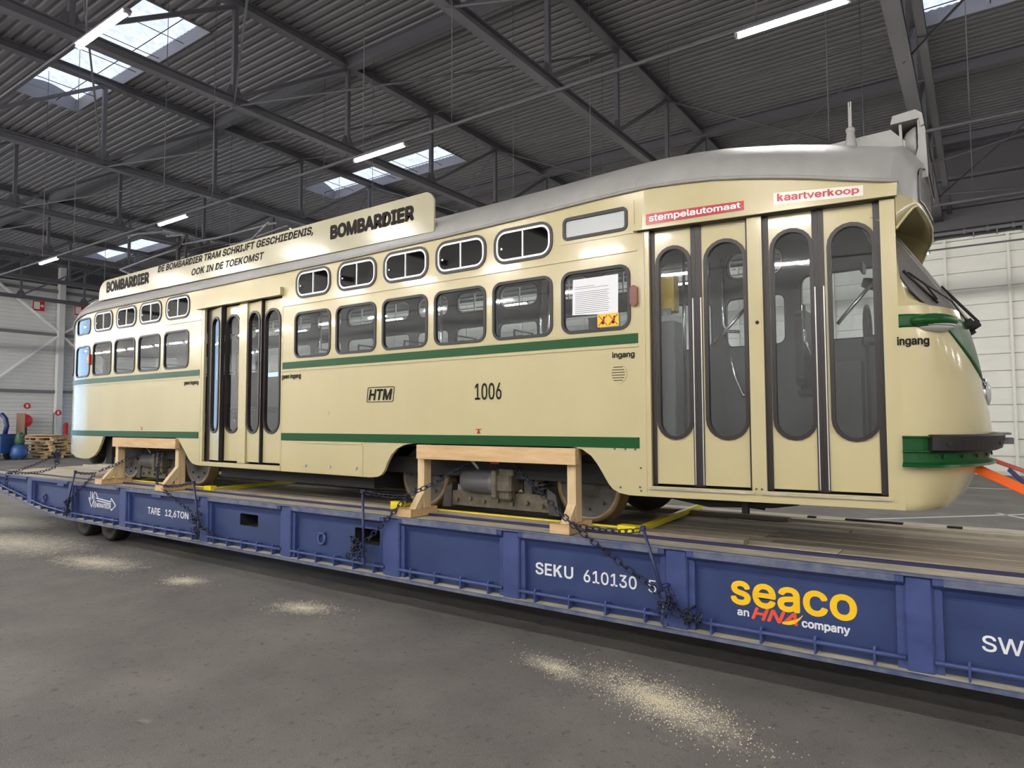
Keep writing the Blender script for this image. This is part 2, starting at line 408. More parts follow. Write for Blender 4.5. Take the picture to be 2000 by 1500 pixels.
obj('side_body', slab(outline(bottom), holes, 0, .035, S, bis, (0, 1)), ['cream', 'lining'], TRAM)
# far side: windows all along, no doors
FLOW = LOW[:4] + [(-9.28, -8.63), (-8.5, -7.86), (-7.74, -7.09)] + LOW[4:] + [(-2.3, -1.65), (-1.5, -.62)]
flowr = [(a, b, 2.795, 3.49 if a > -1.6 else 3.337, .085) for a, b in FLOW]
FUPP = UPP[:4] + [(-9.27, -8.63), (-8.5, -7.86), (-7.73, -7.1)] + UPP[4:] + [(-3.09, -2.46), (-2.28, -1.66)]
fuppr = [(a, b, 3.535, 3.845, .12) for a, b in FUPP]
obj('far_side_body', slab(outline(bottom), [rrect(*p) for p in flowr+fuppr+[rear_low, rear_upp, rear_mid]], 0, .035, SF, bis, (0, 1)), ['cream', 'lining'], TRAM)

def window(p, mp, glassm='glass', fr='rubber', out=.014, inn=.014, name='window_frame', bis=(), d0=-.012, d1=.03):
    o = obj(name, slab(rrect(*grow(p, out)), [rrect(*grow(p, -inn))], d0, d1, mp, bis), fr, TRAM)
    obj('pane', slab(rrect(*grow(p, -inn+.004)), [], .004, .010, mp, bis), glassm, o)
    return o
for p in lowr: window(p, S)
for p in flowr: window(p, SF)
def vent(p, mp):
    o = window(p, mp, 'shadeglass' if mp is S else 'glass', name='vent_window_frame')
    q = grow(p, -.014); cx = (q[0]+q[1])/2
    mb = slab(rrect(*q), [rrect(*grow(q, -.02))], -.008, .016, mp)
    b = slab([(cx-.007, q[2]+.01), (cx+.007, q[2]+.01), (cx+.007, q[3]-.01), (cx-.007, q[3]-.01)], [], -.006, .012, mp)
    mb.add(b.v, b.f); obj('sliding_sash', mb, 'alu', o, label='bright aluminium sash')
    k = MB(); c = V(mp(q[0]+.065, -.002, (q[2]+q[3])/2-.02)); n = (V(mp(0-5, -1, 3))-V(mp(0-5, 0, 3)))
    k.tube([c, c+n*.008], .011, 8); obj('catch', k, 'alu', o)
for p in uppr: vent(p, S)
for p in fuppr: vent(p, SF)
window(disp, S, 'frost', name='route_display_frame', out=.016, inn=.012)
obj('display_surround', slab(rrect(disp[0]-.055, disp[1]+.075, disp[2]-.05, disp[3]+.06, .006), [rrect(*grow(disp, .02))], -.006, .001, S), 'cream', TRAM)
cb = [x for x in bis]
for mp in (S, SF):
    window(rear_low, mp, bis=cb, name='corner_window_frame'); window(rear_upp, mp, bis=cb, name='corner_window_frame')
    window(rear_mid, mp, bis=cb, name='rear_window_frame')

# ---- roof
def section(x, n=25, far=None):
    p = S(x, 0, 0); wv = YC-p[1]; z0 = ze(x); h = .49*min(1, (max(wv, .02)/1.0))**.55
    return [V((p[0], YC-wv*math.cos(PI*k/(n-1)), z0+h*math.sin(PI*k/(n-1)))) for k in range(n)]
st = [XF-.02]
while st[-1] > XR: st.append(st[-1]-.25)
st += [XR-.1*k for k in range(1, int(REARL/.1)+1)] + [XE+.01]
st = sorted(set(round(s, 4) for s in st), reverse=True)
def planX(y):
    u = abs(y-YC)/.94
    return interp([(0, -.285), (.30, -.298), (.55, -.312), (.757, -.34), (.82, -.362), (.90, -.40), (1.0, -.46)], u)
def facetop(y):
    u = min(1, abs(y-YC)/.94); return 3.60+.41*math.sqrt(max(0, 1-u**2.1))
N = 33
ys = [YC-.94*math.cos(PI*k/(N-1)) for k in range(N)]
rows = [section(x, N) for x in st][::-1]
for f in (.35, .7):
    s0 = section(st[0], N); rows.append([V((s0[k].x*(1-f)+(planX(ys[k])-.02)*f, s0[k].y*(1-f)+ys[k]*f, s0[k].z*(1-f**1.6)+facetop(ys[k])*f**1.6+.03*math.sin(PI*f)*math.sin(PI*k/(N-1)))) for k in range(N)])
rows.append([V((planX(y)-.012, y, facetop(y)+.006)) for y in ys])
rows.append([V((planX(y), y, facetop(y)-.01)) for y in ys])
rows.append([V((planX(y), y, 3.60)) for y in ys])
mb = MB(); mb.grid(rows, 0); ROOF = obj('roof', mb, 'roof', TRAM)
mb = MB()
mb.grid([[V((p.x, YC+(p.y-YC)*.955, p.z-.06)) for p in section(x, N)] for x in st if x > XR-1.4], 0)
obj('ceiling_lining', mb, 'lining', TRAM)
for mp in (S, SF):
    mb = MB(); mb.tube([mp(x, -.012, ze(x)-.004) for x in [XF+.03]+st[1:]], .016, 6); obj('drip_rail', mb, 'roof', TRAM)
mb = MB()   # ridge ledge below the sign
mb.tube([S(x, .06, ze(x)+.10) for x in [-12.2+.5*k for k in range(16)]], .02, 6); obj('roof_ledge', mb, 'roof', TRAM)
# ---- front visor (cream, under the grey roof end)
def visbot(y):
    u = abs(y-YC)/.94
    return interp([(0, 3.555), (.60, 3.56), (.757, 3.565), (.82, 3.54), (.88, 3.49), (.94, 3.43), (1.0, 3.36)], u)
def inner(y, dx, dz): return V((-.66+.15*(abs(y-YC)/.94)**3-dx, YC+(y-YC)*.93, visbot(y)+.16+dz))
mb = MB()
mb.grid([[V((planX(y)+.004, y, 3.605)) for y in ys], [V((planX(y)+.004, y, (3.605+visbot(y))/2)) for y in ys], [V((planX(y)+.006, y, visbot(y))) for y in ys],
         [V((planX(y)-.008, y, visbot(y)-.002)) for y in ys], [V((planX(y)-.06, YC+(y-YC)*.985, visbot(y)+.05)) for y in ys],
         [V((planX(y)-.16, YC+(y-YC)*.97, visbot(y)+.11)) for y in ys], [inner(y, 0, 0) for y in ys]])
obj('front_visor', mb, 'cream', TRAM)
mb = MB(); mb.tube([V((planX(y)+.004, y, visbot(y)-.003)) for y in ys], .010, 6); obj('visor_edge', mb, 'cream', TRAM)
# display panes on the visor face
def face_map(off): return lambda x, d, z: (planX(x)+off-d, x, z)
fp = [(YC-.66, 3.605), (YC+.66, 3.605)] + [(YC+.66*math.cos(PI*k/16), 3.80+.155*math.sin(PI*k/16)) for k in range(0, 17)]
fpi = [(YC+(a-YC)*.955, 3.625+(b-3.605)*.92) for a, b in fp]
yb = [YC-.7+.07*k for k in range(21)]
o = obj('number_display_frame', slab(fp, [fpi], -.012, .012, face_map(0), yb), 'rubber', TRAM)
obj('pane', slab(fpi, [], -.004, .004, face_map(0), yb), 'greyglass', o)
# destination box on top
mb = MB(); mb.prism([(-1.02, 4.20), (-1.0, 4.285), (-.52, 4.30), (-.40, 4.16), (-.40, 3.95), (-1.0, 4.0)], 6.0, 6.72); obj('box_fairing', mb, 'roof', TRAM)
mb = MB(); mb.prism([(-.30, 3.86), (-.275, 3.86), (-.285, 4.25), (-.315, 4.33), (-.335, 4.33), (-.335, 4.10), (-.40, 3.86)], 5.97, 6.75); BOX = obj('destination_box', mb, 'roof', TRAM)
mb = MB(); mb.prism([(-.515, 4.32), (-.50, 4.385), (-.345, 4.40), (-.30, 4.36), (-.29, 4.27), (-.31, 4.26), (-.325, 4.325)], 5.95, 6.78); obj('hood', mb, 'roof', BOX)
mb = MB(); mb.prism([(-.50, 4.01), (-.50, 4.33), (-.34, 4.33), (-.34, 3.98)], 6.26, 6.64); obj('box_core', mb, 'under', BOX)
mb = MB(); mb.lathe([(0, -.09), (.06, -.085), (.11, -.055), (.145, .0), (.145, .012), (.05, .02), (0, .02)], 24, (-.36, 6.10, 4.165), 'x'); mb.tube([(-.34, 6.06, 4.16), (-.325, 6.03, 4.16)], .018, 8); obj('round_lamp_back', mb, 'roof', BOX)
mb = MB(); mb.bar((-.445, 6.0, 4.02), (-.452, 6.0, 4.33), .02, .03); obj('box_post', mb, 'roof', BOX)
o = obj('destination_frame', slab([(a, b) for a, b in rrect(6.02, 6.70, 3.88, 4.235, .03)], [rrect(6.04, 6.68, 3.90, 4.215, .025)], -.012, .012, lambda x, d, z: (-.276-(z-3.88)*.03-d, x, z)), 'rubber', TRAM)
obj('pane', slab(rrect(6.038, 6.682, 3.898, 4.217, .025), [], -.003, .004, lambda x, d, z: (-.276-(z-3.88)*.03-d, x, z)), 'greyglass', o)
mb = MB(); mb.lathe([(.05, 0), (.042, .07), (.03, .14), (.027, .16), (.033, .165), (.033, .19), (.02, .20), (.0, .2)], 16, (-.785, 5.85, 4.13), 'z'); ANT = obj('aerial_insulator', mb, 'roof', TRAM)
mb = MB(); mb.box(-.797, -.788, 5.842, 5.858, 4.32, 4.54); mb.box(-.782, -.773, 5.842, 5.858, 4.32, 4.54); mb.box(-.797, -.773, 5.845, 5.855, 4.32, 4.50); obj('aerial_rod', mb, 'roof', ANT)
mb = MB()   # low roof ventilator with a grille end
prof = [(0, 0), (.02, .07), (.07, .115), (.15, .13), (.42, .13), (.52, .10), (.56, .05), (.57, 0)]
mb.grid([[V((-4.42+a, YC-.24*q, 4.36+b*(1-.25*abs(q)**3)+ (0 if abs(q) < .99 else -b*.9))) for a, b in prof] for q in (-1, -.98, -.8, -.4, 0, .4, .8, .98, 1)], 0)
VT = obj('roof_ventilator', mb, 'roof', TRAM)
mb = MB()
for k in range(9): mb.bar((-4.06+.022*k, 6.108, 4.39), (-4.06+.022*k, 6.108, 4.465), .008, .008)
obj('grille', mb, 'roof', VT)

# ---- nose
XT = [(1.30, -.24), (1.37, -.19), (1.42, -.145), (1.463, -.115), (1.52, -.085), (1.583, -.057), (1.663, -.013), (1.76, .03), (1.9, .062), (2.05, .05), (2.19, .026), (2.43, -.004), (2.61, -.04), (2.70, -.062), (2.776, -.083), (2.83, -.10)]
xt = lambda z: interp(XT, z)
NW = .942
def Nth(th, z, off=0):
    e = 2/2.2; q = max(0, math.sin(th))**e; c = math.cos(th); cc = math.copysign(abs(c)**e, c)
    b = xt(z)-XF
    p = V((XF+b*q, YC-NW*cc, z))
    if off:
        nx = (max(1e-6, q))**1.2/b; ny = -math.copysign(abs(cc)**1.2, cc)/NW; l = math.hypot(nx, ny); p += V((nx/l, ny/l, 0))*off
    return p
def th_at(x, z): return math.asin(min(1, max(0, (x-XF)/(xt(z)-XF)))**1.1)
def NX(x, d, z):
    if x <= XF: return S(x, d, z)
    return Nth(th_at(x, z), z, -d)
TH = [PI*k/48 for k in range(49)]
zs = [1.37, 1.42, 1.463, 1.52, 1.583, 1.663, 1.76, 1.9, 2.05, 2.19, 2.31, 2.43, 2.52, 2.61, 2.70, 2.776, 2.80]
mb = MB(); mb.grid([[Nth(t, z) for t in TH] for z in zs])
mb.grid([[Nth(t, 1.37) for t in TH], [Nth(t, 1.37, -.03)+V((0, 0, -.006)) for t in TH], [V((-.5, YC-NW*math.cos(t), 1.40)) for t in TH]])
obj('nose', mb, 'cream', TRAM)
def nose_band(zlo, zhi, off, t0=0.0, t1=PI, n=48, back=.004):
    T = [t0+(t1-t0)*k/n for k in range(n+1)]
    m = 5; rows = []
    for j in range(m+1):
        rows.append([Nth(t, zlo(t)+(zhi(t)-zlo(t))*j/m, off) for t in T])
    mb = MB(); mb.grid([[Nth(t, zlo(t), -back) for t in T]] + rows + [[Nth(t, zhi(t), -back) for t in T]]); return mb
def glo(t):
    u = math.sin(t); return 2.647-.36*max(0, (u-.62)/.38)**1.15
obj('green_front_band', nose_band(glo, lambda t: 2.741-.012*math.sin(t), .004), 'green', TRAM)
def sweep(prof, t0, t1, n=48, mi=0):
    T = [t0+(t1-t0)*k/n for k in range(n+1)]; mb = MB()
    R = [[Nth(t, z, o) for z, o in prof] for t in T]; mb.grid(R, mi, smooth=False, closed=True)
    mb.add(R[0], [tuple(range(len(prof)))]); mb.add(R[-1], [tuple(range(len(prof)))[::-1]]); return mb
bp = [(1.887, -.01), (1.887, .04), (1.876, .04), (1.872, .016), (1.79, .016), (1.787, .045), (1.776, .045), (1.772, .02), (1.705, .024), (1.692, .07), (1.675, .085), (1.673, -.01)]
BUMP = obj('bumper', sweep(bp, 0, PI), 'green', TRAM)
t0 = th_at(-.315, 1.83)
obj('bumper_rubber', sweep([(1.895, .01), (1.898, .06), (1.885, .085), (1.79, .085), (1.776, .06), (1.776, .01)], t0, PI-t0), 'rubber', BUMP)
for t in (t0+.16, t0+.95):
    p = Nth(t, 1.835, .084); q = Nth(t, 1.835, .09); mb = MB(); mb.tube([p, q], .02, 4); obj('rubber_slot', mb, 'under', BUMP)
for k in range(12):
    t = .18+(PI-.36)*k/11; p = Nth(t, 1.745, .024); q = Nth(t, 1.745, .036)
    mb = MB(); mb.tube([p, q], .012, 6); obj('bolt', mb, 'green', BUMP)
mb = MB(); p = Nth(PI/2, 1.84, .085); mb.box(p.x-.03, p.x+.055, YC-.12, YC+.12, 1.815, 1.86); mb.box(p.x-.05, p.x+.04, YC-.2, YC+.2, 1.885, 1.898); obj('coupler_plate', mb, 'steel_grey', BUMP)
# headlight in the middle of the nose
mb = MB(); mb.lathe([(.115, -.04), (.12, -.005), (.108, .012), (.09, .015)], 24, (xt(2.2)+.0, YC, 2.2), 'x'); HL = obj('headlight_rim', mb, 'chrome', TRAM)
mb = MB(); mb.lathe([(.10, .01), (.085, .025), (.05, .038), (.0, .042)], 24, (xt(2.2), YC, 2.2), 'x'); obj('lens', mb, 'frost', HL)
# streamlined indicator pods
for sgn in (1, -1):
    tc = th_at(-.25, 2.69); tc = tc if sgn > 0 else PI-tc
    c = Nth(tc, 2.70, .0); a = Nth(tc-.12, 2.70); b = Nth(tc+.12, 2.70); tx = (b-a).normalized(); nn = V((tx.y, -tx.x, 0)); 
    if nn.dot(c-V((-.6, YC, 2.7))) < 0: nn = -nn
    def ell(mb, cx, ru, rn, rz, zc, lo=0, hi=PI, n=20, m=12):
        R = []
        for i in range(m+1):
            ph = -PI/2+PI*i/m; R.append([c+V((0, 0, zc))+tx*(ru*math.cos(ph)*math.cos(2*PI*k/n)+cx)+nn*(rn*math.cos(ph)*math.sin(2*PI*k/n))+V((0, 0, rz*math.sin(ph))) for k in range(n)])
        mb.grid(R, closed=True)
    mb = MB(); ell(mb, .0, .19, .10, .055, -.012); POD = obj('indicator_pod', mb, 'green', TRAM)
    mb = MB(); ell(mb, .015, .14, .08, .045, -.045); obj('lens', mb, 'frost', POD)
    mb = MB(); ell(mb, .012, .155, .09, .02, -.042); obj('lens_rim', mb, 'alu', POD)
# windscreen: two raked panes meeting at a centre post
def pane(y, z): return V((-.098-.63*(z-2.83)-.281*abs(YC-y), y, z))
edge = [(5.86, 3.66), (5.74, 3.36), (5.60, 3.15), (5.49, 3.0), (5.49, 2.91), (5.52, 2.85), (5.57, 2.815), (5.66, 2.795), (5.80, 2.79), (6.0, 2.785), (6.2, 2.782), (6.36, 2.78)]
for sgn in (1, -1):
    fy = (lambda y: y) if sgn > 0 else (lambda y: 2*YC-y)
    G2 = [pane(fy(y), z) for y, z in edge]
    G1 = []
    for i, (y, z) in enumerate(edge):
        if i <= 3: q = V(S(XF, 0, max(z, 2.80))); q.y = fy(q.y); G1.append(q)
        else:
            f = (i-4)/(len(edge)-5); t = PI/2*f**1.0; t = t if sgn > 0 else PI-t; G1.append(Nth(t, 2.80))
    mb = MB(); mid = [a.lerp(b, .5)+(V((.012, -.01*sgn, .004)) if i > 3 else V((.012, -.012*sgn, 0))) for i, (a, b) in enumerate(zip(G1, G2))]
    mb.grid([G1, mid, G2, [p-V((.05, -.0*sgn, .0)) for p in G2]]); obj('windscreen_surround', mb, 'cream', TRAM)
    pts = G2 + [pane(YC, 3.66)]
    mb = MB(); mb.add([p for p in pts], [tuple(range(len(pts)))]); PN = obj('windscreen', mb, 'greyglass' if sgn > 0 else 'glass', TRAM)
    mb = MB(); mb.tube([p+V((.006, 0, .002)) for p in G2], .009, 6); obj('gasket', mb, 'rubber', PN)
    # wiper
    wb = V((-.06, YC-.30*sgn, 2.715)); wm = pane(YC-.54*sgn, 2.985)+V((.035, 0, .02)); tip = pane(YC-.53*sgn, 2.85)+V((.02, 0, .01)); tl = pane(YC-.72*sgn, 3.08)+V((.02, 0, .01))
    mb = MB(); mb.tube([tl, (tl+tip)/2, tip], .011, 5); WP = obj('wiper_blade', mb, 'rubber', TRAM)
    mb = MB(); mb.tube([tl.lerp(tip, .1)+V((.01, 0, .01)), wm, tip.lerp(tl, .06)+V((.01, 0, .01))], .008, 5); mb.tube([wm, wb.lerp(wm, .5)+V((.03, 0, .02)), wb], .006, 5); mb.tube([wb-V((.03, 0, .02)), wb+V((.03, 0, .02))], .03, 8); obj('wiper_arm', mb, 'under', WP)
    ax = V((-.03, YC-.04*sgn, 2.735)); mb = MB(); mb.tube([pane(YC-.05*sgn, 3.05)+V((.02, 0, .01)), ax+V((.035, 0, .02)), ax], .009, 6); mb.tube([ax-V((.04, 0, .03)), ax+V((.035, 0, .02))], .028, 8); obj('washer_arm', mb, 'under', WP)
mb = MB(); mb.bar(pane(YC, 2.77)+V((.003, 0, .001)), pane(YC, 3.68)+V((.003, 0, .001)), .012, .04, up=(0, 1, 0)); obj('windscreen_post', mb, 'roof', TRAM)

# ---- stripes, mouldings, headers
def band(x0, x1, z0, z1, th, name, m, mp=S, d0=None):
    b = [x for x in bis if x0 < x < x1]
    return obj(name, slab([(x0, z0), (x1, z0), (x1, z1), (x0, z1)], [], -th, 0 if d0 is None else d0, mp, b), m, TRAM)
for x0, x1 in ((XE, -9.10), (-7.21, -2.37)):
    band(x0, x1, 2.656, 2.741, .004, 'green_stripe', 'green')
    band(x0, x1, 1.765, 1.857, .007, 'green_stripe', 'green')
    band(x0, x1, 2.625, 2.640, .010, 'bead_moulding', 'cream')
    band(max(x0, -12.9), x1, 3.448, 3.463, .010, 'bead_moulding', 'cream')
    band(max(x0, -12.9), x1, 2.752, 2.758, .003, 'bead_moulding', 'cream')
for z0, z1 in ((2.656, 2.741), (1.765, 1.857)): band(XE, XF-.05, z0, z1, .005, 'green_stripe', 'green', SF)
band(-9.14, -7.205, 3.600, 3.70, .055, 'door_header', 'cream')
mb = slab([(-2.39, 3.61), (-.445, 3.583), (-.44, 3.673), (-2.33, 3.775)], [], -.05, 0, S, [-2.3]); obj('door_header', mb, 'cream', TRAM)
mb = slab([(-2.36, 3.603), (-.46, 3.576), (-.46, 3.583), (-2.36, 3.61)], [], -.02, .04, S, [-2.3]); obj('header_shade_strip', mb, 'rubber', TRAM)  # thin black strip standing in for the shadow under the header
for x in (-9.065, -7.215, -2.31, -.49): band(x-.005, x+.005, 1.385, 3.58, .003, 'seam_strip', 'cream')
band(-.50, -.455, 1.37, 1.66, .006, 'hinge_strip', 'cream')
band(-6.86, -5.75, 1.735, 1.747, .012, 'hatch_hinge', 'cream')
obj('underside_hatch', slab(rrect(-6.85, -5.73, 1.385, 1.73, .012), [], -.005, .0, S), 'cream', TRAM)
for x in (-6.72, -6.28, -5.83):
    mb = MB(); mb.lathe([(.016, 0), (.016, .012), (.009, .014), (.009, .006), (0, .006)], 12, (x, 5.256, 1.47)); mb.v = [(a, 2*5.256-b-.002, c) for a, b, c in mb.v]; obj('hatch_lock', mb, 'alu', TRAM)
band(-9.05, -7.215, 1.388, 1.442, .012, 'door_sill', 'cream')
for x0, x1 in ((-2.29, -1.45), (-1.40, -.54)): band(x0, x1, 1.43, 1.448, .02, 'sill_strip', 'dusty')
# rivets near the front arch
for x, z in ((-2.60, 1.755), (-2.50, 1.755), (-2.41, 1.755), (-2.36, 1.60), (-2.37, 1.44), (-2.55, 1.43), (-2.36, 1.41), (-1.40, 1.47), (-1.44, 1.47)):
    mb = MB(); p = V(S(x, 0, z)); mb.tube([p, p+V((0, -.006, 0))], .009, 6); obj('screw', mb, 'steel_mud', TRAM)

# ---- doors
def leaf(x0, x1, z0, z1, win, mp, edges=()):
    o = obj('door_leaf', slab([(x0, z0), (x1, z0), (x1, z1), (x0, z1)], [rrect(*win)], .045, .075, mp, (), (0, 0)), 'cream', TRAM)
    obj('window_gasket', slab(rrect(*grow(win, .016)), [rrect(*grow(win, -.014))], .030, .085, mp), 'brown_rubber', o)
    obj('pane', slab(rrect(*grow(win, -.010)), [], .055, .061, mp), 'glass', o)
    for a, b in edges: obj('edge_rubber', slab([(a, z0-.01), (b, z0-.01), (b, z1+.02), (a, z1+.02)], [], .035, .085, mp), 'brown_rubber', o)
    return o
def stad(a, b, z0, z1): return (a, b, z0, z1, (b-a)/2)
zt_ = lambda x: 3.60
leaf(-2.228, -1.922, 1.475, 3.60, stad(-2.205, -1.935, 1.855, 3.445), S, ((-2.268, -2.228), (-1.922, -1.885)))
leaf(-1.836, -1.488, 1.475, 3.60, stad(-1.805, -1.497, 1.855, 3.445), S, ((-1.884, -1.836), (-1.488, -1.466)))
leaf(-1.318, -1.008, 1.475, 3.60, stad(-1.296, -1.014, 1.86, 3.455), S, ((-1.365, -1.318), (-1.008, -.967)))
leaf(-.926, -.600, 1.475, 3.60, stad(-.893, -.598, 1.855, 3.44), S, ((-.966, -.926), (-.600, -.556)))
for x in (-1.91, -1.845, -.995, -.935):   # bright edges beside the rubbers
    obj('edge_trim', slab([(x-.004, 1.48), (x+.004, 1.48), (x+.004, 3.0), (x-.004, 3.0)], [], .030, .04, S), 'alu', TRAM)
def hinge(x0, ang, dd):
    ca, sa = math.cos(ang), math.sin(ang)
    def mp(x, d, z):
        u = x-x0; e = d+dd-.045
        return (x0+u*ca+e*sa, 5.305-u*sa+e*ca, z)
    return mp
m1 = hinge(-8.885, math.radians(10), .0); m3 = hinge(-8.01, math.radians(5), 0)
leaf(-8.885, -8.55, 1.47, 3.585, stad(-8.86, -8.61, 1.855, 3.455), m1, ((-8.55, -8.535),))
leaf(-8.53, -8.185, 1.47, 3.585, stad(-8.51, -8.20, 1.855, 3.455), S, ((-8.545, -8.53),))
leaf(-8.01, -7.685, 1.47, 3.585, stad(-8.0, -7.72, 1.855, 3.455), m3, ((-7.685, -7.665),))
leaf(-7.655, -7.285, 1.47, 3.585, stad(-7.64, -7.325, 1.855, 3.455), S, ((-7.67, -7.655), (-7.285, -7.24)))
obj('door_post', slab([(-8.185, 1.45), (-8.015, 1.45), (-8.015, 3.605), (-8.185, 3.605)], [], .02, .09, S), 'cream', TRAM)
obj('edge_rubber', slab([(-8.998, 1.45), (-8.885, 1.45), (-8.885, 3.605), (-8.998, 3.605)], [], .05, .12, S), 'brown_rubber', TRAM)
obj('key_plate', slab(rrect(-1.455, -1.375, 2.62, 3.5, .004), [], -.003, 0, S), 'cream', TRAM)
mb = MB(); p = V(S(-1.405, -.006, 2.756)); mb.lathe([(.014, -.004), (.014, .0), (.006, .002), (0, .002)], 12, p); obj('key_switch', mb, 'under', TRAM)

# ---- lettering and small fittings on the side
def txt(body, x0, x1, z0, z1, m, mp=S, name='lettering', **k): return obj(name, text_mb(body, x0, x1, z0, z1, mp, **k), m, TRAM)
txt('geen ingang', -7.215, -6.842, 2.52, 2.595, 'textdark', bold=.035)
txt('geen ingang', -9.498, -9.121, 2.52, 2.595, 'textdark', bold=.035)
txt('ingang', -2.613, -2.402, 2.527, 2.592, 'textblack', bold=.035)
txt('ingang', -.474, -.285, 2.505, 2.582, 'textblack', mp=NX, bold=.035, bis=[-.46+.02*k for k in range(9)])
txt('1006', -4.127, -3.80, 2.207, 2.372, 'textblack', bold=.012)
hb = (-5.668, -5.250, 2.21, 2.381, .02)
skew = lambda x, d, z: S(x+(z-2.29)*.12, d, z)
HB = obj('operator_badge', slab(rrect(*hb), [rrect(*grow(hb, -.008))], -.004, 0, skew), 'textblack', TRAM)
obj('lettering', text_mb('HTM', -5.645, -5.272, 2.232, 2.358, S, bold=.05, shear=.2), 'textblack', HB)
def Tmark(x, z):
    mb = MB()
    for a, b, c, d in ((x-.035, x+.035, z+.018, z+.026), ): mb.add(*(lambda s: (s.v, s.f))(slab([(a, c), (b, c), (b, d), (a, d)], [], -.003, 0, S)))
    s = slab([(x-.022, z-.02), (x+.022, z-.02), (x+.006, z+.018), (x-.006, z+.018)], [], -.003, 0, S); mb.add(s.v, s.f); obj('jacking_mark', mb, 'redtext', TRAM)
Tmark(-4.082, 1.895); Tmark(-10.69, 1.895)
mb = slab([(-2.557+.082*math.cos(2*PI*k/28), 2.402+.086*math.sin(2*PI*k/28)) for k in range(28)], [], -.006, 0, S); SPK = obj('loudspeaker_cover', mb, 'cream', TRAM)
for k in range(6):
    z = 2.402+(k-2.5)*.023; hw = .062*math.sqrt(1-((k-2.5)/3.6)**2); obj('slot', slab([(-2.557-hw, z-.003), (-2.557+hw, z-.003), (-2.557+hw, z+.003), (-2.557-hw, z+.003)], [], -.008, -.005, S), 'under', SPK)
mb = slab(rrect(-2.428, -2.362, 2.97, 3.15, .033, 8), [], -.035, 0, S); IND = obj('indicator_lamp', mb, 'orange_lens', TRAM)
for k in range(5): obj('lens_rib', slab(rrect(-2.424, -2.366, 2.99+.03*k, 2.998+.03*k, .003), [], -.039, -.03, S), 'orange_lens', IND)
mb = slab(rrect(-12.512, -12.455, 2.98, 3.16, .012, 3), [], -.045, 0, S); obj('indicator_lamp', mb, 'red_lens', TRAM)
mb = slab([(-6.34+.028*math.cos(2*PI*k/16), 2.103+.03*math.sin(2*PI*k/16)) for k in range(16)], [], -.004, 0, S); LK = obj('filler_cap', mb, 'cream', TRAM)
obj('cap_ring', slab([(-6.34+.015*math.cos(2*PI*k/12), 2.103+.016*math.sin(2*PI*k/12)) for k in range(12)], [], -.006, 0, S), 'dusty', LK)
hs = lambda x, d, z: S(x, d-.05, z)
def sticker(x0, x1, za, zb, zc, zd, m, body, tm):
    o = obj('header_sticker', slab([(x0, za), (x1, zc), (x1, zd), (x0, zb)], [], -.002, 0, hs), m, TRAM)
    obj('lettering', text_mb(body, x0+.025, x1-.025, 0, 1, lambda x, d, z: hs(x, d, (za+.008+(zb-za-.016)*z)*(1-(x-x0)/(x1-x0))+(zc+.008+(zd-zc-.016)*z)*(x-x0)/(x1-x0)), d=-.003, bold=.035, bh=.085), tm, o)
sticker(-2.267, -1.476, 3.640, 3.733, 3.643, 3.716, 'redsticker', 'stempelautomaat', 'white')
sticker(-1.257, -.652, 3.645, 3.737, 3.614, 3.690, 'whitesticker', 'kaartverkoop', 'redtext')
NOT = obj('paper_notice', slab([(-3.01, 2.952), (-2.555, 2.927), (-2.55, 3.272), (-3.0, 3.272)], [], .0, .002, S), 'paper', TRAM)
for k in range(14):
    z = 3.20-.017*k - (0 if k < 2 else .015)
    obj('print_line', slab([(-2.98, z-.002), (-2.78 if k == 0 else -2.62-.06*R_.random(), z-.002), (-2.78 if k == 0 else -2.65, z+.002), (-2.98, z+.002)], [], -.001, .0005, S), 'panelgrey', NOT)
obj('sash_bar', slab([(-3.08, 2.915), (-2.48, 2.915), (-2.48, 2.93), (-3.08, 2.93)], [], .008, .02, S), 'panelgrey', TRAM)
WN = obj('warning_sticker', slab(rrect(-2.754, -2.547, 2.819, 2.935, .008), [], -.004, -.001, S), 'warnyellow', TRAM)
for cx in (-2.70, -2.60):
    mb = MB()
    for s_ in (1, -1):
        a = V(S(cx-.042, -.006, 2.877-.045*s_)); b = V(S(cx+.042, -.006, 2.877+.045*s_)); mb.bar(a, b, .007, .002, up=(0, 1, 0))
    obj('red_cross', mb, 'redtext', WN)
    mb = MB(); mb.tube([S(cx, -.004, 2.855), S(cx, -.006, 2.855)], .014, 8); mb.bar(S(cx+.006, -.005, 2.86), S(cx+.012, -.005, 2.91), .014, .003, up=(0, 1, 0)); obj('pictogram', mb, 'textblack', WN)

# ---- advertising board on the roof edge
BD = lambda x, d, z: (x, 5.27+d, z)
def zb_(x): return 4.005+(x+4.69)/(-12.29+4.69)*.06
xb = [-12.29, -4.69]
po = [(-12.29, 4.065), (-4.69, 4.005)] + [(-4.69-.13+.13*math.cos(a), 4.32+.13*math.sin(a)) for a in [PI/2*k/8 for k in range(9)]] + [(-12.29+.30-.30*math.sin(a)*.95, 4.20+.19*math.cos(a)) for a in [PI/2*k/8 for k in range(9)]]
BOARD = obj('advertising_board', slab(po, [], 0, .025, BD), 'cream_sign', TRAM)
def bt(body, x0, x1, z0, z1, **k):
    return obj('lettering', text_mb(body, x0, x1, z0, z1, BD, d=-.001, **k), 'textdark', BOARD)
bt('BOMBARDIER', -6.343, -4.972, 4.173, 4.35, bold=.085)
bt('BOMBARDIER', -12.02, -10.608, 4.165, 4.355, bold=.085)
bt('DE BOMBARDIER TRAM SCHRIJFT GESCHIEDENIS,', -10.35, -6.657, 4.278, 4.40, bold=.05, shear=.2)
bt('OOK IN DE TOEKOMST', -9.39, -7.645, 4.127, 4.228, bold=.05, shear=.2)
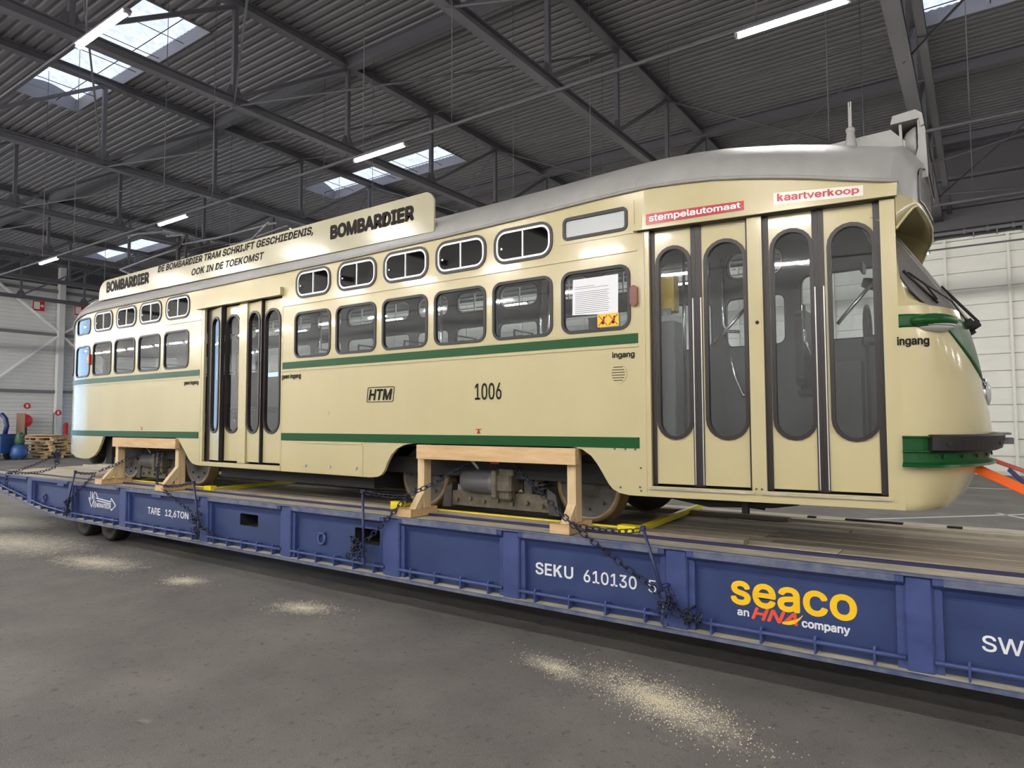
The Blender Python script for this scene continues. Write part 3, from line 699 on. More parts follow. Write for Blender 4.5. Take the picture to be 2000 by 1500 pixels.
for x in (-11.5, -9.8, -8.1, -6.4, -5.0):
    mb = MB(); mb.bar((x, 5.295, 4.12), (x, 5.60, 4.24), .03, .03); mb.bar((x, 5.30, 4.30), (x, 5.62, 4.25), .03, .03); obj('stay', mb, 'roof', BOARD)

# ---- pantograph behind the board
mb = MB()
for y in (6.05, 6.67):
    mb.bar((-12.6, y, 4.52), (-9.6, y, 4.52), .06, .06)
for x in (-12.4, -10.4, -9.8): mb.bar((x, 6.0, 4.50), (x, 6.72, 4.50), .06, .06)
for x in (-12.4, -9.8):
    for y in (6.05, 6.67): mb.lathe([(.05, 0), (.06, .03), (.04, .06), (.06, .09), (.04, .12)], 12, (x, y, 4.36), 'z')
PT = obj('pantograph_base', mb, 'under', TRAM)
for y in (6.16, 6.56):
    mb = MB(); mb.tube([(-13.5, y, 4.93), (-12.2, y, 5.0), (-11.3, y+(YC-y)*.4, 5.06)], .022, 6); obj('lower_arm', mb, 'steel_grey', PT)
    mb = MB(); mb.tube([(-11.3, y, 5.08), (-10.2, y, 5.02), (-8.8, y+(YC-y)*.5, 5.05)], .018, 6); obj('upper_arm', mb, 'steel_grey', PT)
    mb = MB(); mb.tube([(-13.5, y, 4.93), (-12.9, y, 4.72), (-12.4, y, 4.54)], .02, 6); mb.tube([(-8.85, y, 5.04), (-9.4, y, 4.78), (-9.8, y, 4.54)], .02, 6); obj('brace_arm', mb, 'steel_grey', PT)
mb = MB(); mb.tube([(-11.9, 5.55, 5.17), (-11.9, 5.70, 5.25), (-11.6, 5.95, 5.30), (-11.6, 6.8, 5.30), (-11.9, 7.05, 5.25), (-11.9, 7.2, 5.17)], .03, 6)
mb.tube([(-11.35, 5.85, 5.26), (-11.35, 6.9, 5.26)], .02, 6)
for y in (6.1, 6.62): mb.bar((-11.7, y, 5.28), (-11.2, y, 5.22), .03, .04)
obj('collector_head', mb, 'steel_grey', PT)
mb = MB()
for y in (6.16, 6.56): mb.bar((-11.42, y, 4.54), (-11.42, y, 5.24), .05, .05); mb.bar((-11.42, y, 5.0), (-11.15, y, 5.22), .035, .035); mb.bar((-11.2, y, 4.56), (-11.15, y, 5.2), .03, .03)
mb.bar((-11.42, 6.1, 5.1), (-11.42, 6.62, 5.1), .04, .04)
for k in range(5): mb.tube([(-11.4, 6.2+.08*k, 4.98), (-10.2, 6.2+.08*k, 4.94)], .014, 5)
obj('spring_box', mb, 'under', PT)

# ---- inside
mb = MB(); mb.prism([(-13.6, 5.75), (-12.4, 5.40), (-2.3, 5.40), (-.6, 5.56), (-.6, 7.16), (-2.3, 7.32), (-12.4, 7.32), (-13.6, 6.97)], 1.74, 1.80, 'z'); obj('interior_floor', mb, 'under', TRAM)
mb = MB(); mb.box(-13.6, -.6, 5.55, 7.2, 1.42, 1.60); mb.box(-9.2, -6.9, 5.38, 5.5, 1.36, 1.44); mb.box(-8.9, -5.8, 5.5, 6.1, 1.22, 1.42); mb.box(-8.0, -6.0, 6.4, 7.2, 1.12, 1.42); obj('underframe', mb, 'under', TRAM)
mb = MB(); mb.tube([(-2.3, 5.6, 1.36), (-1.9, 5.6, 1.30), (-1.4, 5.65, 1.32), (-1.2, 5.6, 1.36)], .03, 6); mb.tube([(-2.2, 5.75, 1.34), (-1.5, 5.8, 1.27)], .02, 6); mb.bar((-1.6, 5.6, 1.36), (-1.6, 5.6, 1.24), .05, .05); obj('pipework', mb, 'under', TRAM)
for x in (-11.9, -11.1, -10.3, -6.6, -5.85, -5.1, -4.35, -3.6):
    for y in (5.62, 7.1):
        mb = MB(); mb.box(x-.2, x+.2, y-.2, y+.2, 2.16, 2.25, bev=.02); SE = obj('passenger_seat', mb, 'seat', TRAM)
        mb = MB(); mb.prism(rrect(y-.2, y+.2, 2.22, 2.86, .12), x-.21, x-.16, 'x'); obj('backrest', mb, 'seat', SE)
        mb = MB(); mb.tube([(x-.18, y-.19, 2.6), (x-.18, y-.17, 2.9), (x-.18, y+.17, 2.9), (x-.18, y+.19, 2.6)], .012, 6); mb.tube([(x, y, 1.80), (x, y, 2.16)], .03, 8); obj('seat_rail', mb, 'chrome', SE)
for x, y in ((-10.7, 6.1), (-7.9, 5.75), (-7.4, 6.0), (-6.2, 6.0), (-5.3, 6.1), (-3.75, 5.9), (-3.55, 5.75), (-2.35, 6.3), (-1.45, 6.0)):
    mb = MB(); mb.tube([(x, y, 1.8), (x, y, 4.1)], .018, 8); obj('grab_pole', mb, 'chrome', TRAM)
for k, pts in enumerate([[(-1.80, 5.46, 2.62), (-1.52, 5.50, 2.92)], [(-1.76, 5.60, 3.35), (-1.75, 5.60, 2.80), (-1.72, 5.60, 2.74), (-1.62, 5.6, 2.73)], [(-1.74, 5.6, 2.72), (-1.66, 5.6, 2.35), (-1.60, 5.6, 2.20), (-1.50, 5.6, 2.22)],
                         [(-.87, 5.52, 2.72), (-.62, 5.55, 3.02)], [(-1.18, 5.9, 2.95), (-1.18, 5.9, 2.65), (-1.12, 5.9, 2.52), (-1.0, 5.9, 2.50)], [(-7.5, 5.45, 2.3), (-7.42, 5.45, 2.7)], [(-8.45, 5.45, 2.2), (-8.3, 5.45, 2.5)]]):
    mb = MB(); mb.tube(pts, .014, 8); obj('grab_rail', mb, 'chrome', TRAM)
mb = MB(); mb.box(-2.32, -2.14, 5.50, 5.70, 1.80, 2.86, bev=.01); obj('cabinet', mb, 'panelgrey', TRAM)
mb = MB(); mb.box(-2.33, -2.13, 5.46, 5.60, 2.93, 3.26, bev=.012); VB = obj('ticket_validator', mb, 'validator', TRAM)
mb = MB(); mb.box(-2.30, -2.15, 5.45, 5.47, 2.90, 2.96); mb.tube([(-2.23, 5.44, 2.92), (-2.23, 5.47, 2.92)], .02, 10); obj('slot_plate', mb, 'panelgrey', VB)
mb = MB(); mb.box(-.75, -.42, 6.0, 7.1, 1.8, 2.62, bev=.03); mb.box(-.80, -.60, 6.2, 6.9, 2.60, 2.70, bev=.02); mb.box(-1.1, -.75, 5.75, 5.95, 1.8, 2.45); obj('driver_console', mb, 'seat', TRAM)
mb = MB(); mb.tube([(-.80+.0, 6.62+.2*math.cos(2*PI*k/20), 2.80+.2*math.sin(2*PI*k/20)) for k in range(20)], .016, 6, closed=True); mb.bar((-.80, 6.62, 2.62), (-.80, 6.62, 3.0), .02, .02); obj('steering_wheel', mb, 'rubber', TRAM)
mb = MB(); mb.box(-1.35, -.95, 6.4, 6.85, 2.2, 2.3, bev=.03); mb.prism(rrect(6.4, 6.85, 2.3, 3.0, .1), -1.36, -1.29, 'x'); mb.tube([(-1.15, 6.62, 1.8), (-1.15, 6.62, 2.2)], .05, 10); obj('driver_seat', mb, 'seat', TRAM)
mb = MB(); mb.tube([(-.66, 5.7, 3.0), (-.64, 5.68, 3.05)], .07, 14); mb.prism(rrect(5.62, 5.80, 3.12, 3.2, .03), -.72, -.70, 'x'); mb.tube([(-.6, 5.6, 3.2), (-.6, 5.68, 2.9)], .01, 6); obj('cab_mirror', mb, 'rubber', TRAM)
mb = MB(); mb.box(-14.2, -13.0, 5.9, 6.85, 1.36, 1.52); mb.bar((-14.25, YC, 1.44), (-14.6, YC, 1.44), .12, .1); mb.lathe([(0, 0), (.20, 0), (.20, .12), (0, .12)], 18, (-12.95, 5.55, 1.46)); obj('rear_coupler_frame', mb, 'under', TRAM)
mb = MB(); mb.box(-12.15, -11.95, 5.4, 5.44, 1.3, 1.75); mb.box(-12.35, -12.0, 5.42, 7.3, 1.66, 1.76); obj('arch_plate', mb, 'under', TRAM)
for x0, x1 in ((-5.75, -2.4), (-12.4, -9.0)):
    mb = MB(); mb.box(x0, x1, 5.42, 7.3, 1.725, 1.735); mb.box(x0, x0+.02, 5.42, 7.3, 1.40, 1.74); mb.box(x1-.02, x1, 5.42, 7.3, 1.40, 1.74); obj('wheel_well', mb, 'under', TRAM)

# ---- bogies
def wheel_mb(cx, cyy, sgn):
    mb = MB(); r = .345
    pr = [(0, -.03), (.09, -.03), (.10, -.005), (.17, .0), (.28, .012), (.295, -.006), (r-.012, -.006), (r, .004), (r, .09), (r+.028, .10), (r+.028, .125), (.25, .125), (0, .125)]
    pr = [(a, b*sgn) for a, b in pr]
    mb.lathe(pr, 32, (cx, cyy, 1.04+r), mis=[0, 0, 0, 0, 0, 1, 1, 1, 1, 1, 0, 0])
    for k in range(8):
        a = 2*PI*k/8; c = V((cx+.215*math.cos(a), cyy+.006*sgn, 1.04+r+.215*math.sin(a))); mb.tube([c, c+V((0, -.02*sgn, 0))], .017, 6)
    return mb
def bogie(cx):
    mb = MB(); yn = 5.62
    mb.prism([(cx-.62, 1.10), (cx+.62, 1.10), (cx+.70, 1.14), (cx+.70, 1.24), (cx+.45, 1.27), (cx-.45, 1.27), (cx-.70, 1.24), (cx-.70, 1.14)], yn, yn+.10)
    mb.prism([(cx-.62, 1.10), (cx+.62, 1.10), (cx+.70, 1.24), (cx-.70, 1.24)], 2*YC-yn-.1, 2*YC-yn)
    for k in range(7): c = V((cx-.54+.18*k, yn, 1.16+.02*(k % 2))); mb.tube([c, c+V((0, -.03, 0))], .022, 6)
    mb.box(cx-.25, cx+.25, 5.7, 7.0, 1.30, 1.5); mb.box(cx-1.0, cx+1.0, 5.82, 5.92, 1.30, 1.42); mb.box(cx-1.0, cx+1.0, 6.8, 6.9, 1.30, 1.42)
    B = obj('bogie_frame', mb, 'steel_mud', TRAM)
    for dx in (-1.035, 1.035):
        obj('wheel', wheel_mb(cx+dx, 5.645, 1), ['steel_dark', 'tyre'], B); obj('wheel', wheel_mb(cx+dx, 2*YC-5.645, -1), ['steel_dark', 'tyre'], B)
        mb = MB(); mb.tube([(cx+dx, 5.7, 1.385), (cx+dx, 7.0, 1.385)], .06, 10); obj('axle', mb, 'steel_dark', B)
        s = 1 if dx > 0 else -1
        mb = MB(); mb.prism([(cx+.62*s, 1.08), (cx+.74*s, 1.08), (cx+.70*s, 1.28), (cx+.60*s, 1.34)], 5.60, 5.70); obj('brake_shoe', mb, 'steel_dark', B)
        mb = MB(); pts = [(cx+.50*s+.045*math.cos(a), 5.68+.045*math.sin(a), 1.29+.012*a/1.0*1.0*.55) for a in [PI/5*k for k in range(0, 70)]]; mb.tube(pts, .011, 5); mb.tube([(cx+.5*s, 5.68, 1.26), (cx+.5*s, 5.68, 1.68)], .018, 6); obj('coil_spring', mb, 'steel_dark', B)
        mb = MB(); mb.box(cx+.36*s-.05, cx+.36*s+.05, 5.62, 5.74, 1.26, 1.62, bev=.01); mb.bar((cx+.62*s, 5.7, 1.62), (cx+.42*s, 5.68, 1.36), .07, .05); obj('hanger', mb, 'steel_dark', B)
    mb = MB(); xm = cx-.18; mb.lathe([(0, -.24), (.10, -.24), (.125, -.21), (.125, .14), (.135, .15), (.135, .21), (0, .21)], 24, (xm, 5.60, 1.375), 'x'); MT = obj('brake_motor', mb, 'steel_grey', B)
    mb = MB(); mb.box(xm+.21, xm+.42, 5.49, 5.68, 1.28, 1.47, bev=.02); mb.box(xm+.20, xm+.26, 5.46, 5.70, 1.22, 1.50, bev=.01); mb.box(xm+.26, xm+.44, 5.50, 5.62, 1.45, 1.52, bev=.01); mb.box(xm+.24, xm+.40, 5.52, 5.62, 1.20, 1.30, bev=.02); obj('gear_housing', mb, 'steel_mud', MT)
    mb = MB(); mb.tube([(xm-.02, 5.56, 1.50), (xm-.06, 5.54, 1.55), (xm-.10, 5.54, 1.60)], [.02, .018, .03], 8); obj('terminal_pipe', mb, 'alu', MT)
    mb = MB()
    for k in range(6): mb.tube([(xm+.1*k-.05, 5.60, 1.50), (xm+.12*k+.1, 5.66, 1.60+.02*(k % 3)), (xm+.15*k+.0, 5.75, 1.70)], .014, 5)
    obj('cable', mb, 'under', MT)
    mb = MB(); mb.box(cx-.04, cx+.08, 5.50, 5.56, 1.56, 1.70, bev=.02); obj('rag', mb, 'redstrap' if cx > -6 else 'under', B)
    return B
bogie(-4.105); bogie(-10.78)
# ================================================================== roll trailer
T0, WB = 5.11, 5.185
TR = thing('roll_trailer', 'long dark blue flat roll trailer with timber deck carrying the tram', 'trailer', (-7, YC, 0))
XL, XRT = -17.2, 3.2
POSTS = [(-14.553, -14.35), (-12.827, -12.67), (-11.02, -10.816), (-8.764, -8.578), (-6.986, -6.809), (-5.23, -5.017), (-3.69, -3.506), (-2.101, -1.92), (-.457, -.297), (1.15, 1.32), (2.75, 2.92)]
def zbot(x): return interp([(-17.2, .86), (-15.85, .66), (-14.3, .455), (-13.8, .395), (-12.9, .352), (4, .335)], x)
def kk(x, z, b=WB): return (x*b/T0, 2+(z-2)*b/T0)
bx = [XL, -15.85, -14.3, -13.8, -12.9]
# web with the fork pockets cut out
def scale(p): return p
pk = [rrect(*kk(-7.83, .683), *[0, 0], 0) if 0 else None]
def pocket(x0, x1, z0, z1):
    a, b = kk(x0, z0); c, d = kk(x1, z1); return (a, c, b, d, .02)
P1 = pocket(-7.83, -7.447, .683, .83); P2 = pocket(-5.685, -5.296, .677, .84)
near = lambda x, d, z: (x, WB+d, z)
ol = [(x, zbot(x)+.02) for x in bx] + [(XRT, .36), (XRT, .96), (XL, .96)]
obj('web_panel', slab(ol, [rrect(*P1), rrect(*P2)], 0, .012, near), 'blue_deep', TR)
for p in (P1, P2):
    q = grow(p, .012); mb = MB(); mb.box(q[0], q[1], WB+.02, WB+.5, q[2]-.01, q[2]); mb.box(q[0], q[1], WB+.02, WB+.5, q[3], q[3]+.01); mb.box(q[0]-.01, q[0], WB+.02, WB+.5, q[2], q[3]); mb.box(q[1], q[1]+.01, WB+.02, WB+.5, q[2], q[3]); mb.box(q[0], q[1], WB+.5, WB+.51, q[2], q[3]); obj('fork_pocket', mb, 'under', TR)
# far web, floor of the frame
mb = MB(); mb.prism(ol, 2*YC-WB, 2*YC-WB+.02); obj('far_web_panel', mb, 'blue_deep', TR)
mb = MB(); mb.box(-16.6, XRT, 5.25, 7.45, .84, .955); mb.box(-13.6, XRT, 5.6, 5.75, .42, .85); mb.box(-13.6, XRT, 6.95, 7.1, .42, .85); obj('chassis', mb, 'under', TR)
# top flange with its lip and the sloped shoulder in every bay
def flange(y0, y1, nm, m, x0=XL, x1=XRT, z0=.985, z1=1.003):
    mb = MB(); mb.box(x0, x1, y0, y1, z0, z1, bev=.004); return obj(nm, mb, m, TR)
flange(5.085, 5.135, 'top_flange', 'blue_worn'); flange(5.135, 5.375, 'edge_plate', 'dusty', z0=.98, z1=1.0)
flange(7.38, 7.62, 'top_flange', 'dusty'); flange(5.385, 5.41, 'edge_angle', 'purple', z0=.97, z1=1.022)
flange(7.14, 7.19, 'edge_angle', 'dusty', z0=.97, z1=1.016); flange(7.21, 7.375, 'edge_plate', 'deck3', z0=.975, z1=.999)
ends = [(XL, None)] + POSTS + [(None, XRT)]
for i in range(len(POSTS)+1):
    x0 = XL if i == 0 else POSTS[i-1][1]; x1 = XRT if i == len(POSTS) else POSTS[i][0]
    mb = MB(); mb.prism([(5.095, .985), (5.095, .945), (5.103, .935), (5.15, .905), (5.178, .86), (5.19, .83), (5.19, .985)], x0, x1, 'x'); obj('flange_shoulder', mb, 'blue', TR)
    if i >= 2:
        mb = MB(); mb.box(x0+.06 if i > 0 else x0, x1-.05, 5.088, 5.10, .94, .99, bev=.003); obj('flange_lip', mb, 'blue_worn', TR)
for a, b in POSTS:
    mb = MB(); z0 = zbot((a+b)/2); mb.box(a, b, T0, WB+.01, z0+.03, .985, bev=.012)
    mb.prism([(a-.05, z0+.03), (a+.01, z0+.03), (a+.01, .96), (a-.05, .90)], WB-.045, WB, 'y'); mb.prism([(b-.01, z0+.03), (b+.05, z0+.03), (b+.05, .90), (b-.01, .96)], WB-.045, WB, 'y')
    obj('side_post', mb, 'blue', TR)
# bottom flange, follows the raised rear
xs = bx + [XRT]
rows = [[(x, 5.085, zbot(x)), (x, 5.085, zbot(x)+.025), (x, 5.10, zbot(x)+.032), (x, WB+.02, zbot(x)+.036), (x, WB+.02, zbot(x))] for x in xs]
mb = MB(); mb.grid(rows, 0, False, True); mb.add(rows[0], [(0, 1, 2, 3, 4)]); mb.add(rows[-1], [(4, 3, 2, 1, 0)]); obj('bottom_flange', mb, 'blue_worn', TR)
mb = MB(); mb.grid([[(x, 5.09, zbot(x)+.0345), (x, WB, zbot(x)+.0385)] for x in xs], 0, False); obj('flange_dust', mb, 'dusty', TR, label='pale dust lying on the bottom flange')
# lashing rails with their brackets
RA = MB(); RA.prism([(0, 0), (.10, 0), (.10, .085), (.02, .12), (0, .10)], -.008, .008, 'x'); RAme = None
for i in range(len(POSTS)+1):
    x0 = XL+.3 if i == 0 else POSTS[i-1][1]+.0; x1 = XRT-.1 if i == len(POSTS) else POSTS[i][0]
    n = 8; mb = MB(); mb.tube([(x0+(x1-x0)*k/n, 5.115, zbot(x0+(x1-x0)*k/n)+.115) for k in range(n+1)], .016, 8); rl = obj('lashing_rail', mb, 'blue', TR)
    k = max(3, int((x1-x0)/.30))
    for j in range(k):
        x = x0+(x1-x0)*(j+.5)/k; z = zbot(x)+.034
        mb = MB(); mb.prism([(5.10, 0), (WB, 0), (WB, .10), (5.135, .105), (5.115, .12), (5.10, .10)], -.007, .007, 'x')
        if RAme is None: RAme = mb.mesh('bracket'); RAme.materials.append(M['blue'])
        obj('bracket', RAme, None, rl, (x, 0, z))
for x, z in ((-13.727, .676), (-6.213, .686), (1.9, .68)):
    xx, zz = kk(x, z); mb = MB()
    mb.tube([(xx+.058*math.sin(a), 5.165-.008*math.cos(a), zz-.02-.062*math.cos(a)) for a in [-2.5+5.0*k/16 for k in range(17)]], .014, 8); RG = obj('lashing_ring', mb, 'blue', TR)
    mb = MB(); mb.box(xx-.065, xx+.05, 5.15, WB, zz+.025, zz+.055, bev=.008); obj('ring_clip', mb, 'blue', RG)
# small plates under the flange
for x in (-13.1, -9.9): mb = MB(); mb.box(x-.12, x+.14, 5.09, 5.13, .90, .94, bev=.005); obj('stop_plate', mb, 'blue', TR)
# deck planks
pl = 0; y = 5.415; wds = [.205, .21, .22, .205, .215, .22, .205, .2]
for j, wd in enumerate(wds):
    x = XL+.1-R_.random()*2
    while x < XRT:
        L = 3.4+R_.random()*1.6; a = max(x, XL+.1); b = min(x+L, XRT)
        if b-a > .3:
            mb = MB(); dz = R_.uniform(-.006, .003); mb.box(a+.004, b-.004, y+.004, y+wd-.005, .955, .992+dz, bev=.004); obj('deck_plank', mb, R_.choice(['deck', 'deck', 'deck2', 'deck3'] if a > -9 else ['deck', 'deck3', 'deck3']), TR)
        x += L
    y += wd
mb = MB(); mb.box(-13, -1.6, 5.52, 5.68, .985, 1.035, bev=.004); obj('running_plate', mb, 'deck2', TR)
mb = MB(); mb.box(-13, -1.6, 7.04, 7.135, .985, 1.035, bev=.004); obj('running_plate', mb, 'deck2', TR)
for x, L in ((-1.15, .5), (-1.5, .08), (-.3, .12)):
    mb = MB(); mb.box(x, x+L, 7.40, 7.46, 1.003, 1.02, bev=.004); obj('deck_block', mb, 'under', TR)
# wheels under the rear
for xc in (-13.04, -12.11):
    for y0 in (5.45, 6.95):
        mb = MB(); mb.lathe([(.06, -.02), (.15, -.02), (.17, .02), (.25, .0), (.285, .012), (.30, .04), (.30, .24), (.285, .26), (.2, .26)], 24, (xc, y0, .30), mis=[0, 0, 0, 1, 1, 1, 1, 1]); obj('wheel', mb, ['steel_dark', 'rubber'], TR)
mb = MB(); mb.box(-13.3, -11.8, 5.75, 6.9, .22, .46); obj('wheel_carrier', mb, 'under', TR)
# lettering on the webs
WM = lambda x, d, z: (x, WB+d, z)
def wt(body, x0, x1, z0, z1, m, name='lettering', **k):
    a, b = kk(x0, z0); c, e = kk(x1, z1); return obj(name, text_mb(body, a, c, b, e, WM, d=-.001, th=.002, **k), m, TR)
wt('SEKU', -3.322, -2.934, .632, .739, 'white', bold=.03); wt('610130', -2.833, -2.343, .626, .732, 'white', bold=.02); wt('5', -2.244, -2.175, .624, .722, 'white')
wt('TARE', -10.145, -9.79, .648, .748, 'white', bold=.03); wt('12,6TON', -9.654, -9.04, .632, .748, 'white', bold=.03); wt('SW', -.048, .160, .578, .676, 'white', bold=.02)
wt('seaco', -1.585, -.735, .632, .81, 'yellow', bold=.05, name='logo_lettering')
wt('an', -1.538, -1.452, .556, .60, 'white', bold=.05); wt('HNA', -1.437, -1.115, .545, .634, 'hna', bold=.06, shear=.28, name='logo_lettering'); wt('company', -1.09, -.781, .53, .59, 'white', bold=.05)
mb = MB(); pts = []
for k in range(9):
    t = k/8; a, b = kk(-1.22+.14*t, .552+.012*t+.062*t**3); pts.append(((a, b), .004+.010*math.sin(PI*min(1, t*.9+.1))))
for (p, a), (q, b) in zip(pts, pts[1:]): mb.add([(p[0], WB-.005, p[1]-a), (q[0], WB-.005, q[1]-b), (q[0], WB-.005, q[1]+b), (p[0], WB-.005, p[1]+a)], [(0, 1, 2, 3)])
obj('logo_swoosh', mb, 'yellow', TR)
def strokes(L, wd, m, name):
    mb = MB()
    for a, b in L:
        a = kk(*a); b = kk(*b); mb.bar((a[0], WB-.002, a[1]), (b[0], WB-.002, b[1]), wd, .004, up=(0, 1, 0))
    return obj(name, mb, m, TR)
X0 = -12.05
A = lambda u, v: (X0+u, v)
strokes([(A(.06, .875), A(.06, .72)), (A(.12, .875), A(.12, .74)), (A(.06, .76), A(0, .76)), (A(0, .76), A(.11, .615)), (A(.11, .615), A(.19, .76)), (A(.19, .62), A(.19, .80)), (A(.24, .62), A(.24, .72)),
         (A(.15, .80), A(.22, .885)), (A(.22, .885), A(.33, .77)), (A(.15, .80), A(.15, .76)), (A(.26, .775), A(.76, .742)), (A(.30, .735), A(.76, .71)), (A(.76, .742), A(.77, .80)), (A(.77, .80), A(.92, .695)), (A(.92, .695), A(.78, .61)), (A(.78, .61), A(.77, .635))], .017, 'white', 'arrow_logo')
wt('NOVATECH', X0+.28, X0+.76, .628, .70, 'white', bold=.05)

# ================================================================== timber supports
def support(dx, which, rear):
    T = thing('timber_support', 'raw pine timber frame propping the tram sill at its %s bogie' % which, 'support', (-3.95+dx, 5.3, 1.003), 'timber frames under the tram sill')
    w0 = -4.875+dx; w1 = -2.966+dx
    mb = MB(); mb.box(w0, w1, 5.215, 5.288, 1.605, 1.752, bev=.003); obj('beam', mb, 'pine', T)
    for k, (a, b, f0, f1) in enumerate(((-4.925, -4.832, -5.05, -4.853), (-3.095, -3.005, -3.175, -2.972))):
        mb = MB(); mb.box(a+dx, b+dx, 5.29, 5.40, 1.089, 1.752, bev=.003); obj('leg', mb, 'pine2', T)
        if rear: f0 -= .03
        mb = MB(); mb.box(f0+dx, f1+dx, 5.112 if not rear else 5.06, 5.53, 1.004, 1.088, bev=.003); obj('foot', mb, 'pine', T)
        if not rear: br = [(5.16, 1.089), (5.25, 1.089), (5.289, 1.16), (5.289, 1.25)]
        else: br = [(5.08, 1.089), (5.19, 1.089), (5.289, 1.20), (5.289, 1.34)]
        mb = MB(); mb.prism(br, a+dx+.003, b+dx-.003, 'x'); obj('brace', mb, 'pine2', T)
support(0, 'front', False); support(-6.66, 'rear', True)
# yellow steel chocks
def chock(x0, x1, xc0, xc1, lab):
    T = thing('wheel_chock_bar', lab, 'wheel chock', (x0, 5.55, 1.003))
    mb = MB(); mb.prism([(5.545, 1.004), (5.60, 1.004), (5.60, 1.012), (5.555, 1.012), (5.555, 1.05), (5.545, 1.05)], x0, x1, 'x'); obj('long_bar', mb, 'yellowsteel', T)
    for xc in (xc0, xc1):
        mb = MB(); mb.bar((xc, 5.50, 1.03), (xc-.12, 7.5, 1.03), .05, .05); obj('cross_bar', mb, 'yellowsteel', T)
    mb = MB(); mb.box(xc1-.16, xc1+.02, 5.46, 5.56, 1.004, 1.075, bev=.006); obj('end_block', mb, 'yellowsteel', T)
    mb = MB(); mb.box(xc0-.08, xc0+.09, 5.46, 5.54, 1.004, 1.10, bev=.006); obj('end_block', mb, 'yellowsteel', T)
chock(-5.2, -2.5, -5.42, -2.53, 'yellow steel chock bars around the front bogie wheels of the tram')
chock(-11.85, -9.2, -12.08, -9.12, 'yellow steel chock bars around the rear bogie wheels of the tram')

# ================================================================== chains and tensioning bars
def link_mesh():
    mb = MB(); L, W_, r = .040, .0225, .0062; P = []
    for k in range(10):
        a = 2*PI*k/10; P.append((math.copysign(max(0, L-W_), math.cos(a))*(1 if abs(math.cos(a)) > .1 else 0)+W_*math.cos(a)*.95, W_*math.sin(a), 0))
    mb.tube(P, r, 4, closed=True); me = mb.mesh('link'); me.materials.append(M['chain']); return me
LINK = link_mesh(); LP = .0625
def add_link(T, p, d, roll_):
    o = bpy.data.objects.new('link', LINK); COL.objects.link(o); o.parent = T; WO[o.name] = V(p); 
    d = V(d).normalized(); q = d.to_track_quat('X', 'Z'); o.rotation_mode = 'QUATERNION'; o.rotation_quaternion = q @ Matrix.Rotation(roll_, 3, 'X').to_quaternion()
    o.location = V(p)-WO[T.name]
def run_chain(T, pts, sag=.02):
    P = []
    for i, (a, b) in enumerate(zip(pts, pts[1:])):
        a, b = V(a), V(b); n = 10
        for k in range(n if i < len(pts)-2 else n+1):
            f = k/n; P.append(a.lerp(b, f)-V((0, 0, 4*sag*f*(1-f))))
    acc = [0.0]
    for a, b in zip(P, P[1:]): acc.append(acc[-1]+(b-a).length)
    n = int(acc[-1]/LP); j = 0
    for k in range(n):
        s = LP*(k+.5)
        while j < len(P)-2 and acc[j+1] < s: j += 1
        f = (s-acc[j])/max(1e-6, acc[j+1]-acc[j]); add_link(T, P[j].lerp(P[j+1], f), P[j+1]-P[j], (PI/4 if k % 2 else -PI/4)+R_.uniform(-.15, .15))
def tangle(T, c, n, rx, rz, ry=.03):
    for k in range(n):
        p = V(c)+V((R_.gauss(0, rx), -abs(R_.gauss(0, ry)), R_.gauss(0, rz))); add_link(T, p, (R_.uniform(-1, 1), R_.uniform(-.4, .4), R_.uniform(-1, .5)), R_.uniform(0, PI))
def chain(label, loc): return thing('lashing_chain', label, 'chain', loc, 'lashing chains')
c = chain('dark chain from the trailer tail up to a knot of links behind the tram', (-15.4, 5.08, .97))
run_chain(c, [(-15.42, 5.07, .78), (-15.42, 5.075, 1.02), (-15.0, 5.32, 1.16), (-14.5, 5.62, 1.42)], .01); run_chain(c, [(-15.4, 5.10, 1.03), (-15.05, 5.35, 1.03), (-14.62, 5.58, 1.13), (-14.5, 5.62, 1.40)], .02); tangle(c, (-14.5, 5.60, 1.37), 24, .06, .06)
c = chain('dark chain crossing the left leg of the rear timber frame', (-11.8, 5.1, 1.1))
run_chain(c, [(-10.95, 5.5, 1.559), (-11.769, 5.10, 1.191)], .01); run_chain(c, [(-11.769, 5.08, 1.18), (-12.596, 5.06, .733), (-12.68, 5.05, .6)], .01); run_chain(c, [(-12.43, 5.04, 1.17), (-11.8, 5.09, 1.175)], .015); tangle(c, (-12.68, 5.07, .62), 20, .04, .09); run_chain(c, [(-12.68, 5.05, .6), (-12.705, 5.05, .36)], 0)
c = chain('dark chain hanging inside the rear timber frame and down past TARE', (-9.3, 5.1, 1.0))
run_chain(c, [(-10.601, 5.5, 1.526), (-9.85, 5.08, 1.09), (-8.945, 5.06, .794), (-8.749, 5.05, .685)], .01); run_chain(c, [(-9.70, 5.07, 1.09), (-8.83, 5.04, 1.177)], .03); tangle(c, (-8.72, 5.06, .60), 26, .035, .10); run_chain(c, [(-8.72, 5.05, .62), (-8.5, 5.06, .57), (-8.27, 5.06, .52)], .02); run_chain(c, [(-8.70, 5.05, .55), (-8.70, 5.05, .38)], 0)
c = chain('dark chain slanting left from the front bogie to a bundle by the square pocket', (-5, 5.1, 1.0))
run_chain(c, [(-4.389, 5.5, 1.553), (-4.86, 5.08, 1.235), (-5.375, 5.06, .779), (-5.56, 5.05, .66)], .008); run_chain(c, [(-5.5, 5.04, 1.243), (-4.86, 5.07, 1.225)], .015); tangle(c, (-5.60, 5.06, .63), 30, .055, .06)
c = chain('dark chain slanting right from the front bogie across the last serial digit', (-2.9, 5.1, 1.0))
